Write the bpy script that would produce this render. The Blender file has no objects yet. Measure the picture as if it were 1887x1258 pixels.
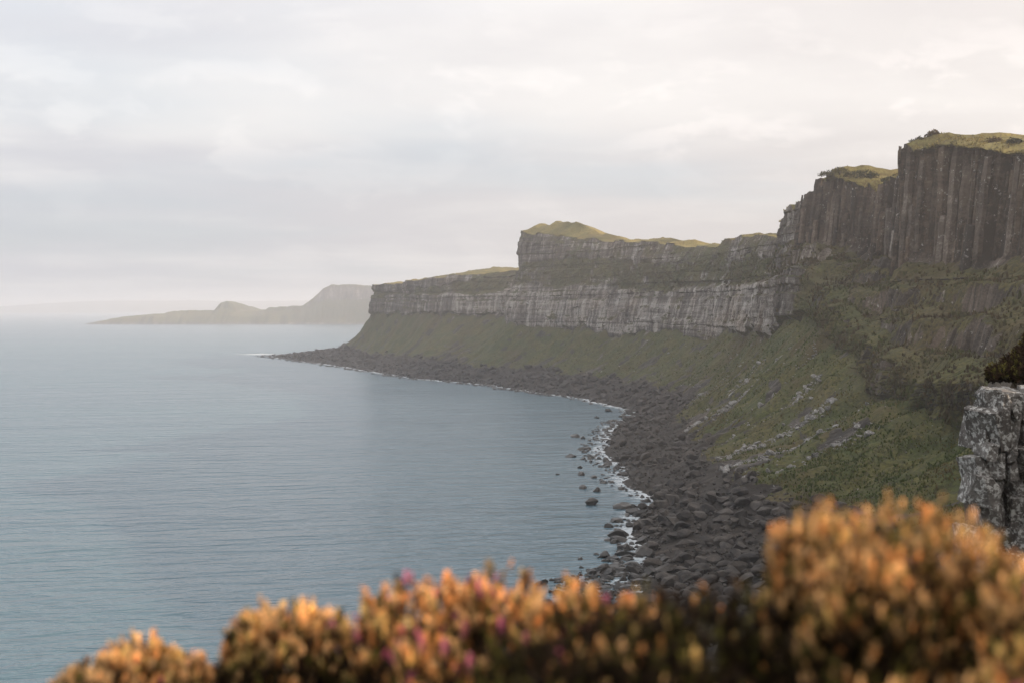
import bpy, bmesh, math, random
import numpy as np
from mathutils import Vector, Matrix

random.seed(7)
rng = np.random.default_rng(7)
R = math.radians
sc = bpy.context.scene

# ------------------------------------------------------------------ camera, world, sun, exposure
EYE = 55.0
FPX = 50.0 / 36.0 * 1887.0          # focal length in photo pixels
CX, HZ = 943.5, 567.0               # principal column, horizon row
cam_d = bpy.data.cameras.new('camera')
cam = bpy.data.objects.new('camera', cam_d)
sc.collection.objects.link(cam)
cam.location = (0, 0, EYE)
cam.rotation_euler = (R(90), 0, 0)
cam_d.lens = 50
cam_d.sensor_width = 36
cam_d.shift_y = -(629.0 - HZ) / 1887.0
cam_d.clip_start = 0.05
cam_d.clip_end = 90000
cam_d.dof.use_dof = True
cam_d.dof.focus_distance = 600
cam_d.dof.aperture_fstop = 3.0
sc.camera = cam

SUN_AZ, SUN_EL = R(84), R(20.5)       # azimuth from +Y towards +X
sun_dir = Vector((math.sin(SUN_AZ) * math.cos(SUN_EL), math.cos(SUN_AZ) * math.cos(SUN_EL), math.sin(SUN_EL)))
sun_d = bpy.data.lights.new('sun', 'SUN')
sun_d.energy = 5.0
sun_d.angle = R(0.8)
sun_d.color = (1.0, 0.77, 0.53)
sun = bpy.data.objects.new('sun', sun_d)
sc.collection.objects.link(sun)
sun.rotation_euler = sun_dir.to_track_quat('Z', 'Y').to_euler()

sc.view_settings.view_transform = 'Standard'
sc.view_settings.look = 'None'
sc.view_settings.exposure = 0.22
sc.view_settings.gamma = 1.0
sc.cycles.use_denoising = True
sc.cycles.volume_bounces = 1
sc.cycles.max_bounces = 6
sc.cycles.transparent_max_bounces = 12
sc.cycles.sample_clamp_indirect = 4.0


class NT:
    """tiny node-tree helper"""
    def __init__(self, tree):
        self.t = tree
        tree.nodes.clear()

    def n(self, typ, ins=None, **props):
        nd = self.t.nodes.new(typ)
        for k, v in props.items():
            setattr(nd, k, v)
        for k, v in (ins or {}).items():
            s = nd.inputs[k]
            if isinstance(v, bpy.types.NodeSocket):
                self.t.links.new(v, s)
            else:
                s.default_value = v
        return nd

    def math(self, op, a, b=0.0, c=0.0, clamp=False):
        return self.n('ShaderNodeMath', {0: a, 1: b, 2: c}, operation=op, use_clamp=clamp).outputs[0]

    def vmath(self, op, a, b=(0, 0, 0)):
        nd = self.n('ShaderNodeVectorMath', {0: a, 1: b}, operation=op)
        return nd.outputs['Value'] if op in ('DOT_PRODUCT', 'LENGTH') else nd.outputs[0]

    def noise(self, vec, scale, detail=4.0, rough=0.55, dist=0.0):
        return self.n('ShaderNodeTexNoise', {'Vector': vec, 'Scale': scale, 'Detail': detail, 'Roughness': rough, 'Distortion': dist}).outputs['Fac']

    def ss(self, x, lo, hi):
        return self.n('ShaderNodeMapRange', {0: x, 1: lo, 2: hi, 3: 0.0, 4: 1.0}, interpolation_type='SMOOTHSTEP').outputs[0]

    def mix(self, f, a, b, blend='MIX'):
        nd = self.n('ShaderNodeMix', {0: f}, data_type='RGBA', blend_type=blend)
        for idx, v in ((6, a), (7, b)):
            if isinstance(v, bpy.types.NodeSocket):
                self.t.links.new(v, nd.inputs[idx])
            else:
                nd.inputs[idx].default_value = (v[0], v[1], v[2], 1)
        return nd.outputs[2]

    def attr(self, name, out='Fac'):
        return self.n('ShaderNodeAttribute', attribute_name=name).outputs[out]


world = bpy.data.worlds.new('World')
sc.world = world
world.use_nodes = True
w = NT(world.node_tree)
tc = w.n('ShaderNodeTexCoord').outputs['Generated']
sep = w.n('ShaderNodeSeparateXYZ', {0: tc})
dz = sep.outputs[2]
sky = w.n('ShaderNodeTexSky', sky_type='NISHITA', sun_disc=False, sun_elevation=SUN_EL, sun_rotation=SUN_AZ, air_density=1.0, dust_density=1.6)
skyc = w.mix(1.0, sky.outputs[0], (0.11, 0.11, 0.11), 'MULTIPLY')
# flat cloud deck seen in perspective
den = w.math('ADD', w.math('MAXIMUM', dz, 0.0), 0.075)
deck = w.n('ShaderNodeCombineXYZ', {0: w.math('DIVIDE', sep.outputs[0], den), 1: w.math('DIVIDE', sep.outputs[1], den), 2: 0.0}).outputs[0]
n1 = w.noise(deck, 0.42, 6, 0.52, 0.4)
n2 = w.noise(w.vmath('ADD', deck, (31.0, 7.0, 0.0)), 1.1, 7, 0.55, 0.3)
puff_v = w.vmath('MULTIPLY', tc, (12.0, 12.0, 27.0))
n3 = w.noise(puff_v, 1.0, 7, 0.55, 0.25)
n3b = w.noise(w.vmath('ADD', puff_v, (0.25, 0.0, 0.45)), 1.0, 7, 0.55, 0.25)
toward = w.ss(w.vmath('DOT_PRODUCT', tc, tuple(sun_dir)), -0.45, 0.60)
grey = w.mix(toward, (0.63, 0.645, 0.70), (0.745, 0.70, 0.68))
white = w.mix(toward, (0.82, 0.82, 0.825), (0.905, 0.86, 0.825))
def hump(c_, wd):
    q = w.math('DIVIDE', w.math('SUBTRACT', dz, c_), wd)
    return w.math('EXPONENT', w.math('MULTIPLY', w.math('MULTIPLY', q, q), -1.0))
cv = w.math('MULTIPLY_ADD', n2, 0.45, w.math('MULTIPLY', n1, 0.75))
cv = w.math('MULTIPLY_ADD', hump(0.135, 0.03), 0.13, cv)
cv = w.math('MULTIPLY_ADD', hump(0.065, 0.035), -0.12, cv)
cov = w.ss(cv, 0.42, 0.84)
cloud = w.mix(cov, grey, white)
pmask = w.math('MULTIPLY', w.math('MULTIPLY', w.ss(n3, 0.44, 0.62), w.ss(w.math('SUBTRACT', n3, n3b), -0.03, 0.10)), w.math('MULTIPLY_ADD', hump(0.14, 0.035), 0.75, 0.25))
cloud = w.mix(w.math('MULTIPLY', pmask, 0.62), cloud, w.mix(toward, (0.95, 0.94, 0.93), (1.0, 0.935, 0.90)))
gap = w.math('MULTIPLY', w.ss(w.noise(w.vmath('ADD', deck, (3.0, 50.0, 0.0)), 0.3, 4, 0.5), 0.46, 0.66), 0.6)
cloud = w.mix(gap, cloud, w.mix(0.7, skyc, (0.68, 0.74, 0.82)))
# an overcast sky grows brighter towards the zenith
zen = w.math('MULTIPLY_ADD', w.math('MAXIMUM', dz, 0.0), 1.22, 0.765)
bg = w.n('ShaderNodeBackground', {'Color': cloud, 'Strength': zen})
w.n('ShaderNodeOutputWorld', {'Surface': bg.outputs[0]})

# ------------------------------------------------------------------ helpers
col = sc.collection


def px(x, y, d):
    """photo pixel + depth along the view -> point"""
    return np.array(((x - CX) / FPX * d, d, EYE - (y - HZ) / FPX * d))


def to_px(p):
    p = np.asarray(p, float)
    d = np.maximum(p[..., 1], 0.01)
    return CX + p[..., 0] / d * FPX, HZ + (EYE - p[..., 2]) / d * FPX


def tag(o, label=None, cat=None, group=None, kind=None):
    if label: o['label'] = label
    if cat: o['category'] = cat
    if group: o['group'] = group
    if kind: o['kind'] = kind
    return o


def mesh_data(name, verts, faces, attrs=None, smooth=False):
    verts = np.asarray(verts, np.float32)
    faces = np.asarray(faces, np.int32)
    nf, k = faces.shape
    me = bpy.data.meshes.new(name)
    me.vertices.add(len(verts))
    me.vertices.foreach_set('co', verts.ravel())
    me.loops.add(nf * k)
    me.loops.foreach_set('vertex_index', faces.ravel())
    me.polygons.add(nf)
    me.polygons.foreach_set('loop_start', np.arange(0, nf * k, k, dtype=np.int32))
    me.polygons.foreach_set('loop_total', np.full(nf, k, np.int32))
    for an, (typ, data) in (attrs or {}).items():
        at = me.attributes.new(an, typ, 'POINT')
        key = 'value' if typ == 'FLOAT' else ('color' if typ == 'FLOAT_COLOR' else 'vector')
        at.data.foreach_set(key, np.asarray(data, np.float32).ravel())
    me.update(calc_edges=True)
    me.polygons.foreach_set('use_smooth', np.full(nf, bool(smooth)))
    return me


def obj(name, me, mat=None, parent=None):
    o = bpy.data.objects.new(name, me)
    col.objects.link(o)
    if mat is not None and me is not None and not me.materials:
        me.materials.append(mat)
    if parent is not None:
        o.parent = parent
    return o


def empty(name, loc=(0, 0, 0)):
    o = bpy.data.objects.new(name, None)
    col.objects.link(o)
    o.location = loc
    o.empty_display_size = 0.2
    return o


def _h(x, y, z, seed):
    n = (x.astype(np.uint32) * np.uint32(374761393)) ^ (y.astype(np.uint32) * np.uint32(668265263)) ^ (z.astype(np.uint32) * np.uint32(2246822519)) ^ np.uint32((seed * 3266489917) & 0xffffffff)
    n = (n ^ (n >> np.uint32(15))) * np.uint32(2246822519)
    n = (n ^ (n >> np.uint32(13))) * np.uint32(3266489917)
    n = n ^ (n >> np.uint32(16))
    return n.astype(np.float64) / 4294967295.0


def h1(i, seed=0):
    i = np.asarray(np.floor(i), np.int64)
    zz = np.zeros_like(i)
    return _h(i, zz, zz, seed)


def h2(i, j, seed=0):
    i = np.asarray(np.floor(i), np.int64); j = np.asarray(np.floor(j), np.int64)
    return _h(i, j, np.zeros_like(i), seed)


def vn(x, y, z=None, seed=0):
    """value noise in -1..1"""
    x = np.asarray(x, float); y = np.broadcast_to(np.asarray(y, float), x.shape)
    z = np.zeros_like(x) if z is None else np.broadcast_to(np.asarray(z, float), x.shape)
    ix, iy, iz = np.floor(x), np.floor(y), np.floor(z)
    fx, fy, fz = x - ix, y - iy, z - iz
    ix, iy, iz = ix.astype(np.int64), iy.astype(np.int64), iz.astype(np.int64)
    ux, uy, uz = (f * f * (3 - 2 * f) for f in (fx, fy, fz))
    r = 0
    for a in (0, 1):
        for b in (0, 1):
            for c in (0, 1):
                r = r + _h(ix + a, iy + b, iz + c, seed) * (ux if a else 1 - ux) * (uy if b else 1 - uy) * (uz if c else 1 - uz)
    return r * 2 - 1


def fbm(x, y, z=None, oct=4, seed=0, gain=0.5):
    r, a, f, tot = 0, 1.0, 1.0, 0.0
    x = np.asarray(x, float)
    for k in range(oct):
        r = r + a * vn(x * f, np.asarray(y) * f, None if z is None else np.asarray(z) * f, seed + k * 17)
        tot += a
        a *= gain; f *= 2.03
    return r / tot


def sst(x, lo, hi):
    t = np.clip((x - lo) / (hi - lo), 0, 1)
    return t * t * (3 - 2 * t)


# ------------------------------------------------------------------ materials
def new_mat(name):
    m = bpy.data.materials.new(name)
    m.use_nodes = True
    return m, NT(m.node_tree)


def finish(t, color, rough=0.9, bump=None, strength=0.5, dist=0.3, spec=0.25):
    ins = {'Base Color': color, 'Roughness': rough, 'Specular IOR Level': spec}
    p = t.n('ShaderNodeBsdfPrincipled', ins)
    if bump is not None:
        b = t.n('ShaderNodeBump', {'Height': bump, 'Strength': strength, 'Distance': dist})
        t.t.links.new(b.outputs[0], p.inputs['Normal'])
    t.n('ShaderNodeOutputMaterial', {'Surface': p.outputs[0]})


def make_terrain_mat():
    m, t = new_mat('coast_terrain')
    pos = t.n('ShaderNodeNewGeometry').outputs['Position']
    sz = t.attr('sz', 'Vector')
    veg, pale, gold, brown = t.attr('veg'), t.attr('pale'), t.attr('gold'), t.attr('brown')
    streak = t.noise(t.vmath('MULTIPLY', sz, (0.45, 0.035, 1)), 1.0, 6, 0.65, 0.3)
    streak2 = t.noise(t.vmath('MULTIPLY', sz, (0.14, 0.02, 1)), 1.0, 4, 0.6, 0.2)
    strata = t.noise(t.vmath('MULTIPLY', sz, (0.012, 0.38, 1)), 1.0, 5, 0.6, 0.15)
    blot = t.noise(pos, 0.16, 6, 0.62)
    fine = t.noise(pos, 1.3, 6, 0.68)
    f = t.math('ADD', t.math('MULTIPLY', streak, 0.8), t.math('MULTIPLY_ADD', streak2, 0.75, -0.22))
    f = t.math('ADD', f, t.math('MULTIPLY', t.math('SUBTRACT', strata, 0.5), 0.4))
    f = t.math('ADD', f, t.math('MULTIPLY', t.math('SUBTRACT', fine, 0.5), 0.45))
    f = t.math('ADD', f, t.math('MULTIPLY', t.math('SUBTRACT', pale, 0.5), 0.30))
    dark = t.mix(brown, (0.020, 0.018, 0.016), (0.027, 0.019, 0.013))
    mid = t.mix(brown, (0.088, 0.078, 0.069), (0.118, 0.082, 0.056))
    rock = t.mix(t.ss(f, 0.34, 0.60), dark, mid)
    rock = t.mix(t.math('MULTIPLY', t.ss(f, 0.56, 0.82), 0.9), rock, t.mix(brown, (0.36, 0.335, 0.305), (0.29, 0.235, 0.185)))
    # lichen flecks
    lic = t.math('MULTIPLY', t.ss(t.noise(pos, 0.75, 7, 0.72), 0.565, 0.64), t.ss(blot, 0.44, 0.62))
    lic = t.math('MULTIPLY', lic, t.attr('lichen'))
    rock = t.mix(lic, rock, (0.46, 0.44, 0.41))
    # plants
    g1 = t.noise(pos, 0.10, 5, 0.6)
    g2 = t.noise(pos, 0.9, 6, 0.7)
    green = t.mix(t.ss(g1, 0.38, 0.62), (0.034, 0.047, 0.009), (0.078, 0.071, 0.018))
    green = t.mix(t.ss(g2, 0.42, 0.66), green, (0.030, 0.030, 0.012))
    green = t.mix(t.math('MULTIPLY', t.ss(g2, 0.50, 0.34), 0.5), green, (0.105, 0.105, 0.035))
    heath = t.mix(t.ss(g2, 0.40, 0.62), (0.085, 0.062, 0.026), (0.032, 0.026, 0.014))
    g3 = t.noise(pos, 0.035, 5, 0.6, 0.4)
    green = t.mix(t.math('MULTIPLY', t.ss(g3, 0.50, 0.66), 0.75), green, (0.062, 0.046, 0.018))
    green = t.mix(brown, green, heath)
    green = t.mix(gold, green, t.mix(t.ss(g2, 0.4, 0.65), (0.27, 0.22, 0.075), (0.15, 0.105, 0.035)))
    vf = t.math('ADD', veg, t.math('MULTIPLY', t.math('SUBTRACT', fine, 0.5), 0.9))
    vf = t.ss(vf, 0.44, 0.58)
    colr = t.mix(vf, rock, green)
    bump = t.math('ADD', t.math('MULTIPLY', fine, 1.0), t.math('MULTIPLY', streak, 0.6))
    finish(t, colr, 0.92, bump, 0.7, 0.5, 0.2)
    return m


def make_boulder_mat(name, dark, light, lich, scale=1.0, lichlo=0.58, wet=False):
    m, t = new_mat(name)
    tcn = t.n('ShaderNodeTexCoord').outputs['Object']
    pos = t.n('ShaderNodeNewGeometry').outputs['Position']
    rnd = t.n('ShaderNodeObjectInfo').outputs['Random']
    rnd2 = t.noise(t.vmath('MULTIPLY', pos, (0.35, 0.35, 0.0)), 1.0, 1, 0.5)
    a = t.noise(pos, 0.55 * scale, 5, 0.6)
    b = t.noise(pos, 2.6 * scale, 6, 0.7)
    c = t.mix(t.ss(t.math('ADD', t.math('MULTIPLY', a, 0.6), t.math('MULTIPLY', t.math('ADD', rnd2, t.math('MULTIPLY', rnd, 0.3)), 0.4)), 0.36, 0.74), dark, light)
    c = t.mix(t.math('MULTIPLY', t.ss(b, 0.45, 0.70), 0.6), c, tuple(v * 0.55 for v in dark))
    l = t.math('MULTIPLY', t.ss(t.noise(pos, 1.9 * scale, 7, 0.72), lichlo, lichlo + 0.08), 0.85)
    c = t.mix(l, c, lich)
    rough = 0.85
    if wet:      # tide-wetted stone low on the beach
        wz = t.ss(t.math('ADD', t.n('ShaderNodeSeparateXYZ', {0: pos}).outputs[2], t.math('MULTIPLY', a, -1.6)), 1.6, 0.0)
        c = t.mix(wz, c, t.mix(0.6, c, (0.012, 0.011, 0.009)))
        rough = t.math('MULTIPLY_ADD', wz, -0.45, 0.85)
    finish(t, c, rough, b, 0.6, 0.12 / scale, 0.3)
    return m


def make_leaf_mat(name, trans=0.35):
    m, t = new_mat(name)
    c = t.attr('col', 'Color')
    d = t.n('ShaderNodeBsdfPrincipled', {'Base Color': c, 'Roughness': 0.75, 'Specular IOR Level': 0.15})
    tr = t.n('ShaderNodeBsdfTranslucent', {'Color': c})
    mx = t.n('ShaderNodeMixShader', {0: trans, 1: d.outputs[0], 2: tr.outputs[0]})
    t.n('ShaderNodeOutputMaterial', {'Surface': mx.outputs[0]})
    return m


def make_bark_mat():
    m, t = new_mat('woody_stem')
    pos = t.n('ShaderNodeNewGeometry').outputs['Position']
    c = t.mix(t.noise(pos, 40, 4, 0.6), (0.035, 0.022, 0.014), (0.09, 0.06, 0.04))
    finish(t, c, 0.9)
    return m


def make_water_mat():
    m, t = new_mat('sea_water')
    pos = t.n('ShaderNodeNewGeometry').outputs['Position']
    rot = t.n('ShaderNodeVectorRotate', {'Vector': pos, 'Angle': R(-14)}, rotation_type='Z_AXIS').outputs[0]

    def height(off):
        q = t.vmath('ADD', rot, off)
        swell = t.noise(t.vmath('MULTIPLY', q, (0.010, 0.045, 1)), 1.0, 2, 0.5, 0.5)
        chop = t.noise(t.vmath('MULTIPLY', q, (0.075, 0.20, 1)), 1.0, 3, 0.55, 0.5)
        rip = t.noise(t.vmath('MULTIPLY', q, (0.45, 0.85, 1)), 1.0, 3, 0.6, 0.4)
        return t.math('ADD', t.math('MULTIPLY', swell, 3.6), t.math('ADD', t.math('MULTIPLY', chop, 2.5), t.math('MULTIPLY', rip, 0.50)))
    EPS = 0.25
    h0, hx, hy = height((0, 0, 0)), height((EPS, 0, 0)), height((0, EPS, 0))
    nx = t.math('DIVIDE', t.math('SUBTRACT', h0, hx), EPS)
    ny = t.math('DIVIDE', t.math('SUBTRACT', h0, hy), EPS)
    nv = t.n('ShaderNodeCombineXYZ', {0: nx, 1: ny, 2: 1.0}).outputs[0]
    nv = t.n('ShaderNodeVectorRotate', {'Vector': nv, 'Angle': R(14)}, rotation_type='Z_AXIS').outputs[0]
    nv = t.vmath('NORMALIZE', nv)
    wind = t.noise(t.vmath('MULTIPLY', rot, (0.0016, 0.006, 1)), 1.0, 4, 0.55, 0.4)
    body = t.mix(t.ss(wind, 0.35, 0.65), (0.042, 0.092, 0.124), (0.052, 0.106, 0.136))
    p = t.n('ShaderNodeBsdfPrincipled', {'Base Color': body, 'Roughness': t.math('MULTIPLY_ADD', wind, 0.12, 0.16), 'IOR': 1.36, 'Specular IOR Level': 0.5, 'Normal': nv})
    t.n('ShaderNodeOutputMaterial', {'Surface': p.outputs[0]})
    return m


def make_foam_mat():
    m, t = new_mat('sea_foam')
    pos = t.n('ShaderNodeNewGeometry').outputs['Position']
    k = t.attr('foam')
    a = t.noise(pos, 0.16, 6, 0.65, 0.8)
    b = t.noise(pos, 0.9, 5, 0.7, 0.6)
    f = t.math('ADD', t.math('MULTIPLY', a, 0.65), t.math('MULTIPLY', b, 0.35))
    f = t.math('ADD', f, t.math('MULTIPLY', t.math('SUBTRACT', k, 0.5), 0.42))
    al = t.math('MULTIPLY', t.ss(f, 0.42, 0.70), 0.55)
    d = t.n('ShaderNodeBsdfPrincipled', {'Base Color': (0.72, 0.76, 0.78, 1), 'Roughness': 0.7})
    tr = t.n('ShaderNodeBsdfTransparent')
    mx = t.n('ShaderNodeMixShader', {0: al, 1: tr.outputs[0], 2: d.outputs[0]})
    t.n('ShaderNodeOutputMaterial', {'Surface': mx.outputs[0]})
    return m


def make_haze_mat():
    m = bpy.data.materials.new('haze_air')
    m.use_nodes = True
    t = NT(m.node_tree)
    v = t.n('ShaderNodeVolumePrincipled', {'Color': (0.98, 0.97, 1.0, 1), 'Density': 0.000155, 'Anisotropy': 0.5})
    t.n('ShaderNodeOutputMaterial', {'Volume': v.outputs[0]})
    return m


M_TERR = make_terrain_mat()
M_BOUL = make_boulder_mat('beach_rock', (0.009, 0.008, 0.008), (0.068, 0.057, 0.048), (0.17, 0.155, 0.14), 1.0, 0.63, True)
M_STONE = make_boulder_mat('fallen_stone', (0.07, 0.065, 0.06), (0.24, 0.23, 0.215), (0.42, 0.41, 0.39), 1.0, 0.55)
M_LICHEN = make_boulder_mat('lichen_rock', (0.035, 0.029, 0.024), (0.17, 0.155, 0.14), (0.44, 0.43, 0.40), 3.0, 0.50)
M_LEAF = make_leaf_mat('heather_leaf', 0.25)
M_TUFT = make_leaf_mat('grass_blade', 0.25)
M_BARK = make_bark_mat()
M_WATER = make_water_mat()
M_FOAM = make_foam_mat()

# ------------------------------------------------------------------ the sea
vs = [(-45000, -900, 0), (45000, -900, 0), (45000, 34000, 0), (-45000, 34000, 0)]
sea = obj('sea', mesh_data('sea', vs, [(0, 1, 2, 3)]), M_WATER)
tag(sea, 'grey blue rippled sea filling the bay', kind='structure')

# ------------------------------------------------------------------ the coast: lofted along stations
T = {0: (-60, -30, 53.5), 1: (-20, 0, 53.8), 2: (-3, 3.4, 54), 3: (6, 4, 54), 4: (16, 8, 53.5), 5: (23, 22, 53), 6: (20.5, 38, 53), 7: (18, 47, 53),
     8: (26, 56, 55), 9: (75, 110, 64), 10: (135, 180, 80), 11: (185, 250, 88), 12: (168, 350, 96), 13: (150, 425, 101), 14: (131, 477, 110),
     15: (140, 492, 108), 16: (141, 528, 104), 17: (145, 570, 102), 18: (136, 572, 107), 19: (127, 580, 110), 20: (128, 605, 104), 21: (128, 640, 100),
     22: (131, 690, 95), 23: (140, 740, 91), 24: (139, 820, 97), 25: (135, 880, 96.5), 26: (131, 905, 93), 27: (105, 980, 99), 28: (66, 1085, 107),
     28.4: (46, 1115, 109), 28.8: (20, 1150, 115), 29: (8, 1165, 118), 29.5: (14, 1200, 102), 30: (20, 1260, 90), 31: (-10, 1300, 88), 32: (-60, 1330, 84), 33: (-142, 1480, 78),
     34: (-135, 1600, 74), 35: (-40, 1800, 70), 36: (120, 2150, 70)}
C = {0: (-60, -20, 40), 2: (-3, 8, 40), 4: (14, 20, 40), 5: (20, 27, 40), 6: (18, 41, 40), 7: (17.5, 50, 38), 8: (25, 62, 42), 9: (70, 115, 48), 10: (118, 180, 56),
     11: (178, 250, 62), 12: (163, 348, 64), 13: (146, 423, 67), 14: (128, 475, 68), 15: (136, 491, 70), 16: (137, 526, 72), 17: (141, 566, 76), 18: (132, 571, 78),
     19: (124, 578, 78), 21: (126, 640, 84), 23: (137, 740, 80), 25: (131, 868, 86), 27: (101, 976, 86), 28: (62, 1081, 93), 29: (5, 1160, 93), 29.5: (11, 1205, 85),
     30: (14, 1258, 82), 31: (-14, 1297, 80), 32: (-62, 1329, 77), 33: (-143, 1480, 72), 34: (-138, 1602, 66), 35: (-44, 1802, 60), 36: (116, 2152, 60)}
G = {0: (-60, -5, 30), 2: (-3, 20, 28), 4: (10, 35, 28), 5: (16, 45, 27), 6: (16, 57, 27), 7: (17, 67, 27), 8: (24, 82, 28), 9: (60, 125, 30), 10: (98, 185, 34),
     11: (125, 250, 38), 12: (113, 335, 37), 13: (112, 385, 37), 14: (112, 430, 42), 16: (117, 505, 58), 17.5: (122, 560, 70), 19: (117, 568, 72), 21: (121, 640, 67),
     23: (131, 736, 67), 25: (125, 858, 68), 27: (95, 973, 66), 28: (58, 1079, 70), 29: (1, 1158, 72), 30: (4, 1262, 70), 31: (-20, 1294, 68), 32: (-64, 1328, 68),
     33: (-144, 1480, 66), 34: (-140, 1603, 55), 35: (-48, 1804, 50), 36: (112, 2154, 50)}
F = {0: (-60, 5, 20), 2: (-3, 30, 18), 4: (8, 50, 18), 6: (12, 75, 18), 8: (20, 100, 20), 9: (52, 130, 22), 10: (92, 185, 24), 11: (121, 252, 28), 12: (110, 337, 26),
     13: (109, 388, 28), 14: (108, 432, 33), 16: (112, 505, 50), 19: (115, 570, 51), 21: (118, 640, 42), 23: (126, 735, 44), 25: (119, 852, 40), 27: (88, 972, 38),
     28: (50, 1078, 37), 29: (-6, 1155, 42), 30: (-2, 1275, 48), 31: (-28, 1292, 48), 32: (-66, 1328, 50), 33: (-146, 1480, 53), 34: (-142, 1605, 42), 35: (-52, 1806, 35), 36: (108, 2156, 35)}
B = {0: (-60, 20, 8), 2: (-5, 50, 8), 4: (8, 90, 8), 6: (20, 130, 8), 8: (32, 160, 8), 9: (45, 185, 8), 10: (60, 215, 8), 11: (75, 250, 8), 12: (64, 330, 9), 13: (57, 360, 10),
     14: (60, 425, 9), 16: (66, 500, 8), 19: (70, 560, 8), 21: (76, 640, 8), 23: (89, 732, 9), 25: (80, 842, 8), 27: (48, 950, 8), 28: (22, 1040, 8), 29: (-30, 1120, 8),
     30: (-62, 1205, 9), 31: (-85, 1260, 9), 32: (-108, 1330, 9), 33: (-192, 1540, 9), 34: (-195, 1680, 8), 35: (-85, 1840, 8), 36: (90, 2180, 8)}
S = {0: (-60, 35, 0), 2: (-8, 65, 0), 4: (0, 115, 0), 6: (4, 160, 0), 8: (12, 200, 0), 9: (16, 225, 0), 10: (20, 255, 0), 11: (27, 280, 0), 12: (31, 310, 0), 13: (34, 350, 0),
     14: (38, 410, 0), 16: (39, 490, 0), 19: (36, 570, 0), 21: (46, 640, 0), 22: (55, 690, 0), 23: (66, 730, 0), 24: (62, 780, 0), 25: (48, 850, 0), 27: (14, 930, 0),
     28: (-12, 1010, 0), 29: (-64, 1090, 0), 30: (-105, 1190, 0), 31: (-130, 1260, 0), 32: (-160, 1340, 0), 33: (-272, 1600, 0), 34: (-240, 1740, 0), 35: (-100, 1880, 0), 36: (70, 2200, 0)}
# inland direction (x, y), rise 15 m in, rise 70 m in
IN = {0: (0, -1, 0.2, 1), 3: (0.2, -1, 0.2, 1), 4: (0.9, -0.5, 0.2, 1), 6: (1, 0, 0.5, 2), 8: (1, -0.2, 1, 4), 11: (1, 0, 3, 6), 13: (1, 0, 2.0, 6), 14: (1, 0.1, 3.0, 4.0),
      15: (1, 0, 1, 2), 19: (1, 0.2, 2, 0), 21: (1, 0.1, 1, -2), 22: (1, 0.1, 0, -8), 25.5: (1, 0.1, 0.3, -8), 27: (0.95, 0.3, 2.5, -10), 28.15: (0.9, 0.4, 1.0, -12), 28.32: (0.9, 0.45, 8, -10), 28.6: (0.9, 0.45, 14, -6), 28.85: (0.9, 0.45, 8.0, -4), 29: (0.85, 0.5, 2.5, -4),
      29.5: (0.9, 0.4, 3, -4), 30: (0.9, 0.4, 1, -4), 32: (0.5, 0.85, 2, 13), 33: (0.9, 0.5, 1, 2), 34: (1, 0, 1, 3), 36: (0.7, -0.7, 1, 3)}


def curve(d, k):
    ks = sorted(d)
    return np.stack([np.interp(k, ks, [d[q][i] for q in ks]) for i in range(len(d[ks[0]]))], -1)


kk = np.linspace(0, 36, 20000)
mid = 0.6 * curve(T, kk) + 0.4 * curve(F, kk)
seg = np.linalg.norm(np.diff(mid[:, :2], axis=0), axis=1)
dist = np.linalg.norm(mid[:-1, :2], axis=1)
step = np.clip(dist / 720.0, 0.48, 2.0)
step = np.where(kk[:-1] < 10.8, 1.4, step)
step = np.where(kk[:-1] > 33.6, 5.0, step)
cum = np.concatenate([[0], np.cumsum(seg / step)])
NC = int(cum[-1])
kf = np.interp(np.arange(NC), cum, kk)
s_arc = np.interp(kf, kk, np.concatenate([[0], np.cumsum(seg)]))


def smooth(a, sig=3.5):
    r = int(sig * 3)
    kern = np.exp(-0.5 * (np.arange(-r, r + 1) / sig) ** 2); kern /= kern.sum()
    return np.stack([np.convolve(np.pad(a[:, i], r, mode='edge'), kern, 'valid') for i in range(a.shape[1])], -1)


LT, LC, LG, LF, LB, LS = (smooth(curve(d, kf), q) for d, q in ((T, 1.6), (C, 2.5), (G, 6), (F, 6), (B, 10), (S, 10)))
LS = LS + 0.31 * (LS - LB); LS[:, 2] = -2.6
_tg = np.gradient(smooth(LT, 10)[:, :2], axis=0); _tg /= np.linalg.norm(_tg, axis=1)[:, None] + 1e-9
_al = (sst(kf, 11.0, 12.0) * (1 - sst(kf, 22, 23)))[:, None]
LC[:, :2] -= _al * _tg * np.sum((LC - LT)[:, :2] * _tg, axis=1)[:, None]
near = sst(kf, 8.5, 11.5)                       # 0 by the camera, 1 along the bay
LF[:, 2] += near * 5.0 * fbm(s_arc / 14, 0.3, oct=3, seed=5)
LG[:, 2] += near * 4.0 * fbm(s_arc / 18, 0.7, oct=3, seed=6)
LC[:, 2] += near * 4.0 * fbm(s_arc / 16, 1.7, oct=3, seed=7)
LT[:, 2] += near * 1.6 * fbm(s_arc / 12, 2.7, oct=4, seed=8)
_tw = sst(kf, 13.4, 14.0) * (1 - sst(kf, 22.6, 23.2))
LT[:, 2] += _tw * (2.4 * h1(s_arc / 2.3, 3) + 3.4 * h1(s_arc / 8.5, 4) - 3.0)
LT[:, 2] += sst(kf, 23, 24) * 2.2 * (h1(s_arc / 13, 5) - 0.5)
LF[:, 2] += sst(kf, 22, 24) * 7 * fbm(s_arc / 55, 4.3, oct=3, seed=14)
LC[:, 2] += sst(kf, 22, 24) * 6 * fbm(s_arc / 48, 5.3, oct=3, seed=15)
for L, sd in ((LB, 9), (LS, 10)):
    L[:, 0] += near * 7 * fbm(s_arc / 26, 3.1, oct=4, seed=sd)
inn = smooth(curve(IN, kf), 10)
idir = inn[:, :2] / np.linalg.norm(inn[:, :2], axis=1)[:, None]


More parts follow.
